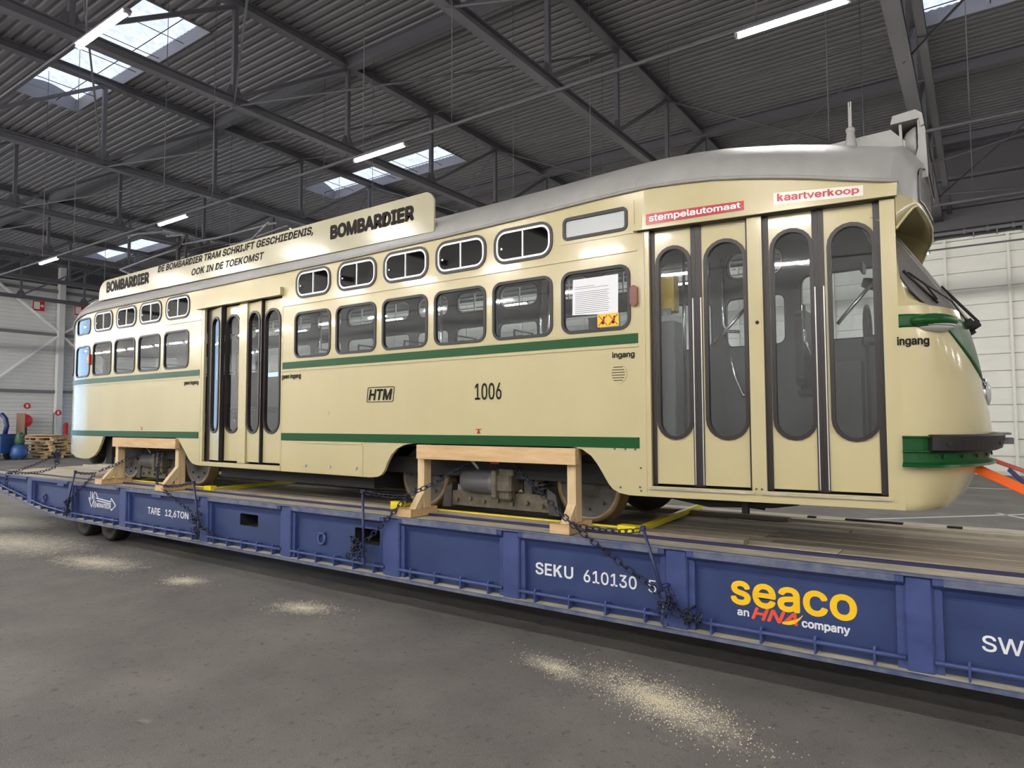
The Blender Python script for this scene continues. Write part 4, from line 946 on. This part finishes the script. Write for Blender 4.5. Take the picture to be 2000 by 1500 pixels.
run_chain(c, [(-3.825, 5.5, 1.558), (-2.90, 5.08, 1.09), (-2.175, 5.06, .673), (-2.08, 5.05, .60)], .008); run_chain(c, [(-2.90, 5.07, 1.11), (-2.255, 5.04, 1.125)], .03); tangle(c, (-2.07, 5.06, .60), 14, .03, .05); run_chain(c, [(-2.08, 5.05, .6), (-1.95, 5.06, .53), (-1.78, 5.06, .47)], .01); tangle(c, (-1.90, 5.06, .51), 14, .07, .03)
def lever(a, b, lab, hook=None):
    mb = MB(); mb.tube([a, b], .014, 8); mb.box(a[0]-.02, a[0]+.02, a[1]-.02, a[1]+.02, a[2]-.02, a[2]+.02, bev=.006)
    if hook: mb.tube([b, hook, (hook[0]+.02, hook[1], hook[2]-.03), (hook[0]+.05, hook[1], hook[2]-.01)], .011, 6)
    mb.box(b[0]-.02, b[0]+.02, b[1]-.018, b[1]+.018, b[2]-.03, b[2]+.05, bev=.006)
    o = obj('tensioning_bar', mb, 'lever', None); tag(o, lab, 'chain tensioner', 'chain tensioners')
lever((-12.431, 5.05, 1.177), (-12.66, 5.03, .55), 'thin dark tensioning bar beside the arrow logo of the trailer')
lever((-8.828, 5.05, 1.177), (-8.643, 5.03, .62), 'thin dark tensioning bar standing right of the TARE lettering')
lever((-5.5, 5.05, 1.243), (-5.455, 5.03, .50), 'thin dark tensioning bar in front of the square fork pocket')
lever((-2.255, 5.05, 1.136), (-2.078, 5.03, .62), 'blue tensioning bar beside the last serial digit', (-2.10, 5.03, .43))
# webbing straps from the front coupler
def strap(pts, wd, m, lab, nm='webbing_strap'):
    mb = MB(); n = len(pts)
    rows = []
    for p in pts: p = V(p); rows.append([p+V((0, -wd*.3, -wd*.4)), p+V((0, wd*.3, wd*.4))])
    vs = [q for r in rows for q in r]
    for a, b in zip(pts, pts[1:]): mb.bar(a, b, wd, .006, up=(0, -.6, 1))
    o = obj(nm, mb, m, None); return tag(o, lab, 'strap')
strap([(-.05, 6.05, 1.64), (1.15, 5.9, 1.03)], .10, 'orange_strap', 'bright orange webbing strap under the front bumper of the tram')
strap([(.06, 6.5, 1.68), (1.6, 6.6, 1.05)], .05, 'redstrap', 'red brown webbing strap behind the orange one')
strap([(.16, 6.75, 1.60), (.36, 6.80, 1.38)], .05, 'navy', 'short navy strap end hanging behind the orange webbing')
# ================================================================== hall
HX0, HX1, HY0, HY1 = -50.0, 24.0, -14.0, 30.0
ZB, ZT = 9.5, 12.2
SKY = [(-24.0, -16.2, 7.65, 9.45), (-24.0, -16.2, 18.4, 20.15), (-.9, 9.0, 18.2, 20.0), (-.9, 9.0, 7.65, 9.45), (-24.0, -16.2, -3.2, -1.4), (-.9, 9.0, -3.2, -1.4), (-46, -38, 7.65, 9.45), (-46, -38, 18.4, 20.15)]
# asphalt floor
m = bpy.data.materials.new('asphalt'); m.use_nodes = True; n = m.node_tree; b = n.nodes['Principled BSDF']; L = n.links.new
g = n.nodes.new('ShaderNodeNewGeometry')
def noise(sc, det=5, rough=.6, vec=None):
    t = n.nodes.new('ShaderNodeTexNoise'); t.inputs['Scale'].default_value = sc; t.inputs['Detail'].default_value = det; t.inputs['Roughness'].default_value = rough
    L(vec or g.outputs['Position'], t.inputs['Vector']); return t.outputs[0]
def ramp(src, a, b_, ca=(0, 0, 0, 1), cb=(1, 1, 1, 1)):
    r = n.nodes.new('ShaderNodeValToRGB'); r.color_ramp.elements[0].position = a; r.color_ramp.elements[1].position = b_; r.color_ramp.elements[0].color = ca; r.color_ramp.elements[1].color = cb
    L(src, r.inputs[0]); return r.outputs[0]
def mixc(f, a, b_, mode='MIX'):
    x = n.nodes.new('ShaderNodeMix'); x.data_type = 'RGBA'; x.blend_type = mode
    for s, v in ((0, f), (6, a), (7, b_)):
        if isinstance(v, (int, float)): x.inputs[s].default_value = v
        elif isinstance(v, tuple): x.inputs[s].default_value = v
        else: L(v, x.inputs[s])
    return x.outputs[2]
def mth(op, a, b_=None):
    x = n.nodes.new('ShaderNodeMath'); x.operation = op; x.use_clamp = op in ('MULTIPLY', 'ADD')
    for i, v in enumerate((a, b_)):
        if v is None: continue
        if isinstance(v, (int, float)): x.inputs[i].default_value = v
        else: L(v, x.inputs[i])
    return x.outputs[0]
base = ramp(noise(.8, 6), .3, .72, (*s2l((96, 93, 90)), 1), (*s2l((130, 125, 120)), 1))
base = mixc(ramp(noise(120, 2), .55, .75), base, (*s2l((160, 155, 150)), 1))
base = mixc(ramp(noise(14, 4), .30, .42, (.7, .7, .7, 1), (0, 0, 0, 1)), base, (*s2l((76, 73, 72)), 1))
PATCH = [(-1.95, 4.62, 1.15, .42, -.40), (-2.9, 4.75, .6, .25, -.3), (-6.05, 4.72, .6, .34, .2), (-8.3, 4.66, .55, .32, .1), (-10.4, 4.55, 1.5, .55, .1), (-13.2, 4.55, 2.8, 1.1, .1), (-16.5, 5.1, 3.0, 1.2, .3), (-4.7, 2.35, .35, .2, .2)]
dust = None
for cx, cyy, rx, ry, an in PATCH:
    mp = n.nodes.new('ShaderNodeMapping'); mp.vector_type = 'TEXTURE'; mp.inputs['Location'].default_value = (cx, cyy, 0); mp.inputs['Rotation'].default_value = (0, 0, an); mp.inputs['Scale'].default_value = (rx, ry, 1)
    L(g.outputs['Position'], mp.inputs[0]); ln = n.nodes.new('ShaderNodeVectorMath'); ln.operation = 'LENGTH'; L(mp.outputs[0], ln.inputs[0])
    v = mth('SUBTRACT', .55 if cyy < 3 else 1.0, ln.outputs['Value']); v = mth('MAXIMUM', v, 0)
    dust = v if dust is None else mth('MAXIMUM', dust, v)
mask = mth('ADD', dust, mth('SUBTRACT', mth('MULTIPLY', noise(7, 9, .75), 1.6), 1.0))
mask = ramp(mask, .10, .75)
base = mixc(mth('MULTIPLY', mask, .8), base, (*s2l((206, 200, 182)), 1))
L(base, b.inputs['Base Color']); b.inputs['Roughness'].default_value = .72
bm_ = n.nodes.new('ShaderNodeBump'); bm_.inputs['Strength'].default_value = .5; bm_.inputs['Distance'].default_value = .008; L(noise(90, 6, .7), bm_.inputs['Height']); L(bm_.outputs[0], b.inputs['Normal'])
M['asphalt'] = m
mb = MB(); mb.box(HX0-60, HX1+6, HY0-6, HY1+40, -.3, 0); FLOOR = struct('floor', mb, 'asphalt')
def fline(pts, wd=.1):
    mb = MB()
    for a, b_ in zip(pts, pts[1:]): mb.bar((*a, .002), (*b_, .002), wd, .004)
    obj('floor_marking', mb, 'line', FLOOR)
fline([(-6.5, 10.8), (-1.62, 15.59), (.56, 17.76), (2.2, 19.4)]); fline([(.2, 17.75), (2.0, 15.1)]); fline([(-14, 22.4), (9, 24.9)], .12); fline([(-9, 17.5), (-5, 21.5)])
# loose sand lying on the floor
for (cx, cyy, rx, ry, an), cnt in zip(PATCH[:6], (3200, 500, 900, 700, 1600, 2600)):
    mb = MB(); 
    for k in range(cnt):
        a = R_.uniform(0, 2*PI); q = abs(R_.gauss(0, .42)); u, v = q*rx*math.cos(a), q*ry*math.sin(a)
        x = cx+u*math.cos(an)-v*math.sin(an); y = cyy+u*math.sin(an)+v*math.cos(an); s = R_.uniform(.002, .0075)
        f = R_.uniform(0, PI); P = [(x+s*math.cos(f+2.09*j), y+s*math.sin(f+2.09*j), 0) for j in range(3)]+[(x, y, s*.9)]
        mb.add(P, [(0, 1, 3), (1, 2, 3), (2, 0, 3)])
    o = obj('loose_sand', mb, 'sandgrain', None, fix=False); o['kind'] = 'stuff'; o['label'] = 'pale sand grains scattered on the dark asphalt'; o['category'] = 'sand'; o['group'] = 'scattered sand'
# ---- roof sheets, skylights
RP = .25
def sheet(x0, x1, y0, y1):
    rows = []; y = y0; A_ = []; B_ = []
    while y < y1-1e-6:
        e = min(y+RP, y1); w_ = e-y
        for f, z in ((0, ZT+.05), (.30, ZT+.05), (.42, ZT), (.88, ZT)): A_.append((x0, y+f*w_, z)); B_.append((x1, y+f*w_, z))
        y = e
    A_.append((x0, y1, ZT+.05)); B_.append((x1, y1, ZT+.05)); return [A_, B_]
ya = sorted(set([HY0, HY1]+[s[2] for s in SKY]+[s[3] for s in SKY])); mb = MB()
for y0, y1 in zip(ya, ya[1:]):
    xs = sorted(set([HX0, HX1]+[x for s in SKY if s[2] < (y0+y1)/2 < s[3] for x in s[:2]]))
    for x0, x1 in zip(xs, xs[1:]):
        if any(s[0] <= (x0+x1)/2 <= s[1] and s[2] <= (y0+y1)/2 <= s[3] for s in SKY): continue
        mb.grid(sheet(x0, x1, y0, y1), 0, False)
CEIL = struct('ceiling', mb, 'sheet', fix=False)
for i, (x0, x1, y0, y1) in enumerate(SKY):
    nx = int((x1-x0)/.045); rows = []
    for k in range(13):
        f = k/12; y = y0-.02+(y1-y0+.04)*f; z = ZT+.34+.26*math.sin(PI*f)
        rows.append([(x0-.05+(x1-x0+.1)*j/nx, y, z+.018*math.sin(2*PI*(x1-x0)*j/nx/.18)) for j in range(nx+1)])
    mb = MB(); mb.grid(rows, 0, True); W_ = struct('window_%d' % (i+1), mb, 'skylight', fix=False)
    mb = MB()
    for a, b_ in (((x0, y0), (x1, y0)), ((x0, y1), (x1, y1)), ((x0, y0), (x0, y1)), ((x1, y0), (x1, y1))): mb.bar((*a, ZT+.17), (*b_, ZT+.17), .03, .40)
    for x in (x0, x1): mb.prism([(y0+(y1-y0)*k/12, ZT+.34+.26*math.sin(PI*k/12)) for k in range(13)], x-.02, x+.02, 'x')
    obj('curb', mb, 'lamp', W_)
    k = int((x1-x0)/1.25)
    if i < 4:
        for j in range(1, k):
            x = x0+(x1-x0)*j/k; mb = MB(); mb.tube([(x, y0, ZT+.1), (x, y1, ZT+.1)], .012, 4); obj('safety_bar', mb, 'under', W_)
        mb = MB(); mb.tube([(x0, (y0+y1)/2+.3, ZT+.12), (x1, (y0+y1)/2+.3, ZT+.12)], .015, 4); obj('safety_bar', mb, 'under', W_)
# ---- purlins and wind braces belong to the ceiling
for y in (-9, -4, 2.1, 12.53, 22.75, 28.5):
    mb = MB(); mb.box(HX0, HX1, y-.12, y+.12, ZT-.30, ZT-.01); obj('purlin', mb, 'truss', CEIL)
TX = [-1.1-6.63*k for k in range(8)]
def rod(a, b_, r=.03): mb = MB(); mb.tube([a, b_], r, 5); obj('wind_brace', mb, 'truss', CEIL)
for i in range(5):
    x0, x1 = TX[i], TX[i+1]
    rod((x1, 9.0, ZB), (x0, 16.0, ZT-.3)); rod((x1, 16, ZT-.2), (x0, 12.5, ZB), .025)
    rod((x1, 19.5, ZT-.25), (x0, 23, ZB), .03); rod((x1, 23, ZB), (x0, 19.5, ZT-.25), .022)
    if i < 3: rod((x1, 9.0, ZB), (x0, 5.5, ZT-.2), .025)
rod((TX[0], 16, ZB), (4.0, 12.0, ZT-.2)); rod((TX[0], 23, ZB), (5, 27, ZT-.3)); rod((TX[0], 27, ZB), (4, 21, ZT-.4), .03); rod((TX[0], 26.5, ZB+.1), (3.5, 30, ZB+.6), .03)
# ---- trusses
def ibeam(mb, x, y0, y1, z0, z1, wd, t=.025):
    mb.box(x-wd/2, x+wd/2, y0, y1, z0, z0+t); mb.box(x-wd/2, x+wd/2, y0, y1, z1-t, z1); mb.box(x-t/2, x+t/2, y0, y1, z0+t, z1-t)
TL = ['foremost roof truss, its steep chord right behind the tram destination box', 'second roof truss, crossing over the front window of the tram', 'third roof truss, passing behind the right end of the advertising board',
      'fourth roof truss, crossing the large skylight', 'fifth roof truss, the next one past the skylight towards the far wall', 'sixth dark roof truss, low near the far corrugated wall', 'seventh dark roof truss, second last before the far wall', 'last dark roof truss right in front of the far corrugated wall']
for k, x in enumerate(TX):
    T = thing('roof_truss', TL[k], 'roof truss', (x, HY0, ZB), 'roof trusses')
    mb = MB(); wd = .30 if k == 0 else .22; ibeam(mb, x, HY0, HY1, ZB, ZB+.22, wd); obj('bottom_chord', mb, 'truss', T)
    mb = MB(); ibeam(mb, x, HY0, HY1, ZT-.24, ZT-.02, .24); obj('top_chord', mb, 'truss', T)
    if k == 0: mb = MB(); ibeam(mb, x+.36, HY0, HY1, ZB+.25, ZB+.5, .16); obj('second_chord', mb, 'truss', T)
    ys_ = [2.0+3.5*j for j in range(-4, 8)]
    for j, y in enumerate(ys_):
        mb = MB(); mb.box(x-.055, x+.055, y-.055, y+.055, ZB+.2, ZT-.22); obj('web_post', mb, 'truss', T)
        if j+1 < len(ys_):
            mb = MB(); mb.bar((x, y, ZB+.2), (x, ys_[j+1], ZT-.24), .09, .09); obj('web_diagonal', mb, 'truss', T)
        mb = MB(); mb.prism([(y-.25, ZB+.22), (y+.25, ZB+.22), (y+.12, ZB+.5), (y-.12, ZB+.5)], x-.012, x+.012, 'x'); obj('gusset', mb, 'truss', T)
# ---- lighting tracks and tube lamps
YR = [3.47-13.4, 3.47-8.95, 3.47-4.45, 3.47, 7.86, 12.42, 16.92, 21.4]; ZL = 6.54
TLAB = {(3.47, 1): 'lit tube lamp in front of the big skylight', (7.86, 0): 'biggest lit tube lamp, right of the others on the long track', (7.86, 1): 'lit tube lamp above the end of the advertising board', (7.86, 2): 'lit tube lamp above the roof collector of the tram',
        (7.86, 3): 'small lit tube lamp second from the far end of the track', (7.86, 4): 'smallest lit tube lamp at the far end of the track'}
RL = {3.47: 'grey lamp track crossing in front of the big skylight', 7.86: 'long grey lamp track above the tram with five lit tubes', 12.42: 'lamp track behind the tram roof box, near the roof', 16.92: 'lower lamp track behind the tram roof box above the white wall'}
for y in YR:
    T = thing('lamp_track', RL.get(y, 'grey lamp track hanging out of view'), 'lamp track', (-18, y, ZL+.1), 'lamp tracks')
    mb = MB(); mb.box(HX0+.3 if y < 9 else -30, HX1-.3, y-.022, y+.022, ZL+.045, ZL+.085); obj('rail', mb, 'truss', T)
    if y in RL:
        for k in range(8):
            for dx in (-.9, 1.1) if (y < 9 or k < 5) else ():
                x = TX[k]+dx; mb = MB(); mb.tube([(x, y, ZL+.1), (x, y, ZT)], .008, 4); obj('hanger_rod', mb, 'truss', T)
    for k in ([-3.5+.5*j for j in range(22)]+[5.25, 5.75, 6.25, 6.75, 7.25] if y < 0 else ([1, 3, 4, 5, 5.5, 6, 6.25, 6.5, 6.75, 7, 7.2] if y == 3.47 else range(-3, 8))):  # unseen lamps are added to brighten the tram, floor and walls
        x = -1.63-6.6*k
        if x < HX0+1 or (y > 9 and k >= 5): continue
        lab = TLAB.get((y, k), 'added lit tube lamp, out of view or hidden behind the tram')
        L_ = thing('tube_lamp', lab, 'lamp', (x, y, ZL), None if (y, k) in TLAB else 'added tube lamps out of view')
        mb = MB(); mb.prism([(y-.05, ZL+.02), (y+.05, ZL+.02), (y+.03, ZL+.045), (y-.03, ZL+.045)], x-.62, x+.62, 'x'); mb.box(x-.62, x-.58, y-.035, y+.035, ZL-.02, ZL+.03); mb.box(x+.58, x+.62, y-.035, y+.035, ZL-.02, ZL+.03); obj('housing', mb, 'lamp', L_)
        mb = MB(); mb.tube([(x-.58, y, ZL-.005), (x+.58, y, ZL-.005)], .024, 6); obj('tube', mb, 'tube_added' if y < 0 else 'tube', L_)
# ---- walls
def ribbed(x, y0, y1, z0, z1, pitch=.25, dep=.035):
    rows = []; z = z0; P = []
    while z < z1-1e-6:
        e = min(z+pitch, z1); h = e-z
        for f, d in ((0, 0), (.62, 0), (.72, dep), (.9, dep)): P.append((x-d, z+f*h))
        z = e
    P.append((x, z1)); return [[(a, y0, c) for a, c in P], [(a, y1, c) for a, c in P]]
DO = (-9.0, 8.2, 9.4)       # open end-wall door, added out of view for daylight and blue reflections
mb = MB(); mb.grid(ribbed(HX0, DO[1], HY1, 0, ZT+.3), 0, False); mb.grid(ribbed(HX0, HY0, DO[0], 0, ZT+.3), 0, False); mb.grid(ribbed(HX0, DO[0], DO[1], DO[2], ZT+.3), 0, False); WL = struct('wall_left', mb, 'wallgrey', fix=False)
mb = MB()
for y in (DO[0], DO[1]): mb.box(HX0-.1, HX0+.15, y-.1, y+.1, 0, DO[2])
mb.box(HX0-.1, HX0+.15, DO[0]-.1, DO[1]+.1, DO[2]-.1, DO[2]+.15); struct('added_door_1', mb, 'wallgrey')
for y in (12.4, 19.03, 25.6):
    mb = MB(); mb.box(HX0+.1, HX0+.5, y-.17, y-.15, 0, ZT); mb.box(HX0+.1, HX0+.5, y+.15, y+.17, 0, ZT); mb.box(HX0+.28, HX0+.31, y-.15, y+.15, 0, ZT); mb.box(HX0+.5, HX0+.53, y-.17, y+.17, 0, ZT); obj('wall_column', mb, 'wallgrey', WL)
for z in (4.0, 7.75, 10.6): mb = MB(); mb.box(HX0+.05, HX0+.25, 8.4, HY1, z-.09, z+.09); obj('girt', mb, 'lamp', WL)
for a, b_ in (((12.6, 13.0), (18.8, 8.0)), ((12.5, 1.9), (18.8, 7.6)), ((19.2, 7.9), (25.4, 12.2)), ((19.2, 7.6), (25.4, 2.2))): mb = MB(); mb.bar((HX0+.4, *a), (HX0+.4, *b_), .12, .12); obj('wall_brace', mb, 'brace', WL)
mb = MB(); mb.box(HX0+.02, HX0+.06, HY0, HY1, 11.0, ZT); obj('upper_cladding', mb, 'walldark', WL)
# white back wall of separate boards
WT = 8.78
D2 = (-48.6, -37.6, 5.6)  # unseen door opening, added to bring daylight onto the left wall
mb = MB(); mb.box(HX0, D2[0], HY1+.06, HY1+.2, 0, WT); mb.box(D2[0], D2[1], HY1+.06, HY1+.2, D2[2], WT); mb.box(D2[1], HX1, HY1+.06, HY1+.2, 0, WT); mb.box(HX0, HX1, HY1, HY1+.2, WT, ZT+.3, 1); mb.box(HX0, HX1, HY1-.4, HY1, WT+.28, WT+.52, 1); WBK = struct('wall_back', mb, ['wallwhite', 'walldark'])
for z in (9.9, 11.0): mb = MB(); mb.box(HX0, HX1, HY1-.25, HY1, z, z+.12); obj('girt', mb, 'truss', WBK)
BH = .617; PME = None; mbs = MB(); xc = -.955
for k in range(-25, 8):
    x0 = xc+k*1.93
    for j in range(14):
        z0 = WT-.09-BH*(j+1)
        if z0 < 0: h = BH+z0; z0 = 0.02
        if D2[0]-1.9 < x0 < D2[1] and z0 < D2[2]+.05: continue
        if -5 <= k <= 3:
            if PME is None:
                q = MB(); q.box(.02, 1.90, -.05, .05, .016, BH-.016, bev=.006); PME = q.mesh('panel'); PME.materials.append(M['wallwhite'])
            if j < 13: obj('panel', PME, None, WBK, (x0, HY1, z0))
        else: mbs.box(x0+.02, x0+1.91, HY1-.05, HY1+.05, z0+.016, z0+BH-.016)
o = obj('distant_panels', mbs, 'wallwhite', WBK); o['kind'] = 'stuff'
for k in range(-6, 5):
    x = xc+k*1.93; mb = MB(); mb.box(x-.045, x+.045, HY1-.2, HY1-.04, 0, WT-.03); obj('panel_post', mb, 'wallwhite', WBK)
mb = MB(); mb.box(HX0, HX1, HY1-.13, HY1+.05, WT-.09, WT); obj('top_rail', mb, 'wallwhite', WBK)
mb = MB(); mb.tube([(HX0, HY1-.5, WT+.13), (HX1, HY1-.5, WT+.13)], .07, 8); obj('wall_pipe', mb, 'lamp', WBK)
for x in (-.35, .35, 1.1, -1.6): mb = MB(); mb.tube([(x, HY1-.5, WT+.13), (x+.1, HY1-.5, WT+.13)], .1, 8); mb.box(x+.3, x+.34, HY1-.54, HY1-.1, WT-.05, WT+.15); obj('pipe_clip', mb, 'lamp', WBK)
mb = MB(); mb.box(D2[1], HX1, HY1-.16, HY1-.06, 0, .14); struct('reflection_strip_back', mb, 'line')  # white strip standing in for the pale reflection along the wall foot
mb = MB(); mb.box(D2[0]-.1, D2[0], HY1-.1, HY1+.2, 0, D2[2]); mb.box(D2[1], D2[1]+.1, HY1-.1, HY1+.2, 0, D2[2]); mb.box(D2[0]-.1, D2[1]+.1, HY1-.1, HY1+.2, D2[2], D2[2]+.1); struct('added_door_2', mb, 'wallgrey')
mb = MB(); mb.box(HX1, HX1+.2, HY0, HY1, 0, ZT+.3); struct('wall_right', mb, 'wallgrey')
mb = MB(); mb.box(HX0, HX1, HY0-.2, HY0, 0, ZT+.3); struct('wall_front', mb, 'wallgrey')

# ================================================================== far left corner
def sign(x, y, z, wy, hz, lab, nm='fire_sign', pict=True):
    T = thing(nm, lab, 'sign', (x, y, z)); mb = MB(); mb.box(x, x+.02, y-wy/2, y+wy/2, z-hz/2, z+hz/2); obj('plate', mb, 'signwhite', T)
    mb = MB(); mb.box(x+.02, x+.03, y-wy*.44, y+wy*.44, z-hz*.44, z+hz*.44); obj('red_field', mb, 'red', T)
    if pict:
        mb = MB(); mb.box(x+.03, x+.036, y-wy*.36, y+wy*.08, z-hz*.3, z+hz*.36); mb.tube([(x+.03, y+wy*.26, z+.02), (x+.036, y+wy*.26, z+.02)], hz*.12, 10); mb.box(x+.03, x+.036, y+wy*.06, y+wy*.2, z-hz*.02, z+hz*.08); obj('pictogram', mb, 'signwhite', T)
sign(HX0+.3, 17.73, 9.5, .76, .72, 'large red fire hose sign left of the wall column')
sign(HX0+.3, 20.15, 9.5, .76, .72, 'red fire sign on the wall, half hidden by the tram roof end')
def disc_sign(y, z, r, lab, o_):
    X_ = HX0+o_; T = thing('round_sign', lab, 'sign', (X_, y, z)); mb = MB(); mb.tube([(X_, y, z), (X_+.02, y, z)], r, 18); obj('plate', mb, 'red', T)
    mb = MB(); mb.box(X_+.02, X_+.03, y-r*.3, y+r*.3, z-r*.5, z+r*.5); obj('pictogram', mb, 'signwhite', T)
disc_sign(17.4, 3.05, .19, 'small round red sign above the hose reel', .0); disc_sign(18.97, 2.62, .19, 'small round red sign on the wall column', .53)
T = thing('hose_reel', 'red round fire hose reel by the grey wall', 'hose reel', (HX0+.3, 17.05, 1.6))
mb = MB(); mb.lathe([(.12, -.18), (.38, -.12), (.40, -.10), (.2, -.08), (.2, .08), (.40, .10), (.38, .12), (.12, .18)], 24, (HX0+.6, 17.1, 2.1), 'x', smooth=False); obj('drum', mb, 'red', T)
mb = MB(); mb.tube([(HX0+.6+.07*math.sin(5*a/PI), 17.1+.3*math.cos(a), 2.1+.3*math.sin(a)) for a in [PI/8*k for k in range(40)]], .05, 5); mb.box(HX0+.3, HX0+.7, 17.0, 17.2, 1.1, 1.7); obj('hose', mb, 'rubber', T)
mb = MB(); mb.box(HX0+.4, HX0+.6, 19.35, 19.58, .9, 1.95, bev=.04); o = obj('extinguisher_case', mb, 'red', None); tag(o, 'narrow upright red case beside the wall column', 'extinguisher case')
mb = MB(); mb.bar((HX0+1.4, 18.4, 0), (HX0+.45, 18.75, 2.6), .09, .09); o = obj('leaning_post', mb, 'lamp', None); tag(o, 'pale post leaning against the grey wall', 'post')
mb = MB(); mb.box(HX0+1.0, HX0+1.6, 17.3, 18.4, .9, 1.1); mb.box(HX0+1.0, HX0+1.2, 17.35, 17.5, 0, .9); mb.box(HX0+1.0, HX0+1.2, 18.1, 18.3, 0, .9); mb.box(HX0+1.05, HX0+1.5, 17.4, 18.1, 1.1, 1.16); o = obj('wall_bench', mb, 'under', None); tag(o, 'low dark bench against the wall beyond the pallets', 'bench')
# blue machine with a red hoist
T = thing('machine_cart', 'blue wheeled machine cart at the left edge beside the pallets', 'machine', (-43.3, 13.6, 0))
ang = math.radians(31)
def MC(mb): 
    ca, sa = math.cos(ang), math.sin(ang); mb.v = [(-43.3+x*ca-y*sa, 13.5+x*sa+y*ca, z) for x, y, z in mb.v]; return mb
mb = MB(); mb.box(-1.6, .95, -.5, .5, .35, 1.35, bev=.03); mb.box(-1.6, .98, -.53, .53, 1.30, 1.38, bev=.02); obj('body', MC(mb), 'machblue', T)
for x in (-1.1, .6): mb = MB(); mb.lathe([(.0, -.12), (.2, -.12), (.24, -.06), (.24, .06), (.2, .12), (0, .12)], 16, (x, -.42, .24)); obj('wheel', MC(mb), 'rubber', T); mb = MB(); mb.lathe([(.0, -.12), (.2, -.12), (.24, -.06), (.24, .06), (.2, .12), (0, .12)], 16, (x, .42, .24)); obj('wheel', MC(mb), 'rubber', T)
mb = MB(); mb.prism([(-.12, 1.38), (.25, 1.38), (.20, 2.35), (.10, 2.5), (-.04, 2.35)], -.12, .12); mb.box(-.05, .2, -.16, .16, 1.95, 2.1); obj('red_hoist', MC(mb), 'red', T)
mb = MB(); mb.tube([(.50, 0, 2.45), (.75, 0, 2.2), (.84, 0, 1.8), (.74, 0, 1.38)], .11, 8); mb.box(.1, .55, -.1, .1, 2.36, 2.46); obj('arch_guard', MC(mb), 'navy', T)
mb = MB(); mb.tube([(-1.0, -.2, 1.38), (-1.0, -.2, 1.7)], .05, 6); mb.tube([(-.8, -.2, 1.38), (-.8, -.2, 1.75)], .05, 6); obj('pipe_stub', MC(mb), 'steel_grey', T)
mb = MB(); mb.box(1.02, 1.5, .40, .44, 1.3, 2.5); mb.box(1.02, 1.12, .40, .44, 0, 1.3); mb.box(1.40, 1.5, .40, .44, 0, 1.3); mb = MC(mb); o = obj('brown_board', mb, 'brown', None); tag(o, 'upright brown board standing beside the blue machine cart', 'board')
mb = MB(); mb.lathe([(0, .1), (.34, .1), (.40, .3), (.36, .62), (.22, .8), (0, .8)], 14, (-42.3, 14.42, 0), 'z'); o = obj('blue_bin', mb, 'machblue', None); tag(o, 'rounded blue bin beside the blue machine cart', 'bin')
mb = MB(); mb.lathe([(0, .8), (.2, .8), (.25, 1.0), (.16, 1.3), (.1, 1.45), (0, 1.5)], 12, (-42.35, 14.45, 0), 'z'); mb.tube([(-42.3, 14.4, 1.2), (-42.1, 14.6, 1.35)], .05, 6); o = obj('green_canister', mb, 'greenplastic', None); tag(o, 'green canister standing on the blue bin', 'canister')
# pallets
pos = (-43.6, 16.45); first = None
def pallet(z, dx, dy, rot, lab):
    T = thing('pallet', lab, 'pallet', (pos[0]+dx, pos[1]+dy, z), 'stacked wooden pallets')
    ca, sa = math.cos(rot), math.sin(rot)
    def W2(mb): mb.v = [(pos[0]+dx+x*ca-y*sa, pos[1]+dy+x*sa+y*ca, z+c) for x, y, c in mb.v]; return mb
    for k in range(7): mb = MB(); mb.box(-1.3, 1.3, -.9+.29*k-.12, -.9+.29*k+.12, .16, .19); obj('deck_board', W2(mb), 'palletwood', T)
    for y in (-.85, 0, .85):
        for x in (-1.15, 0, 1.15): mb = MB(); mb.box(x-.15, x+.15, y-.1, y+.1, .03, .13); obj('block', W2(mb), 'palletwood', T)
        mb = MB(); mb.box(-1.3, 1.3, y-.1, y+.1, 0, .03); obj('skid', W2(mb), 'palletwood', T)
    for x in (-1.15, 0, 1.15): mb = MB(); mb.box(x-.1, x+.1, -1, 1, .13, .16); obj('bearer', W2(mb), 'palletwood', T)
PLN = ['bottom', 'second', 'third', 'fourth', 'fifth', 'sixth']
for k in range(6): pallet(.001+.192*k, R_.uniform(-.12, .12), R_.uniform(-.15, .15), .2+R_.uniform(-.12, .12), 'wooden pallet, %s from the floor in the stack behind the tram tail' % PLN[k])
for k in range(5):
    z = 1.155+.032*k; mb = MB(); mb.box(-1.7+.1*k, 1.2+.05*k, -.8+.33*(k % 3), -.5+.33*(k % 3), z, z+.03); a = .15+.1*R_.random(); ca, sa = math.cos(a), math.sin(a)
    mb.v = [(pos[0]+x*ca-y*sa, pos[1]+x*sa+y*ca, c) for x, y, c in mb.v]; o = obj('loose_board', mb, 'pine', None); tag(o, 'loose pale board on the pallet stack, %s' % ('lowest of the loose ones', 'second of the loose ones from below', 'middle one of the loose pile', 'second from the top of the loose pile', 'topmost of the loose pile')[k], 'board', 'loose boards on the pallets')
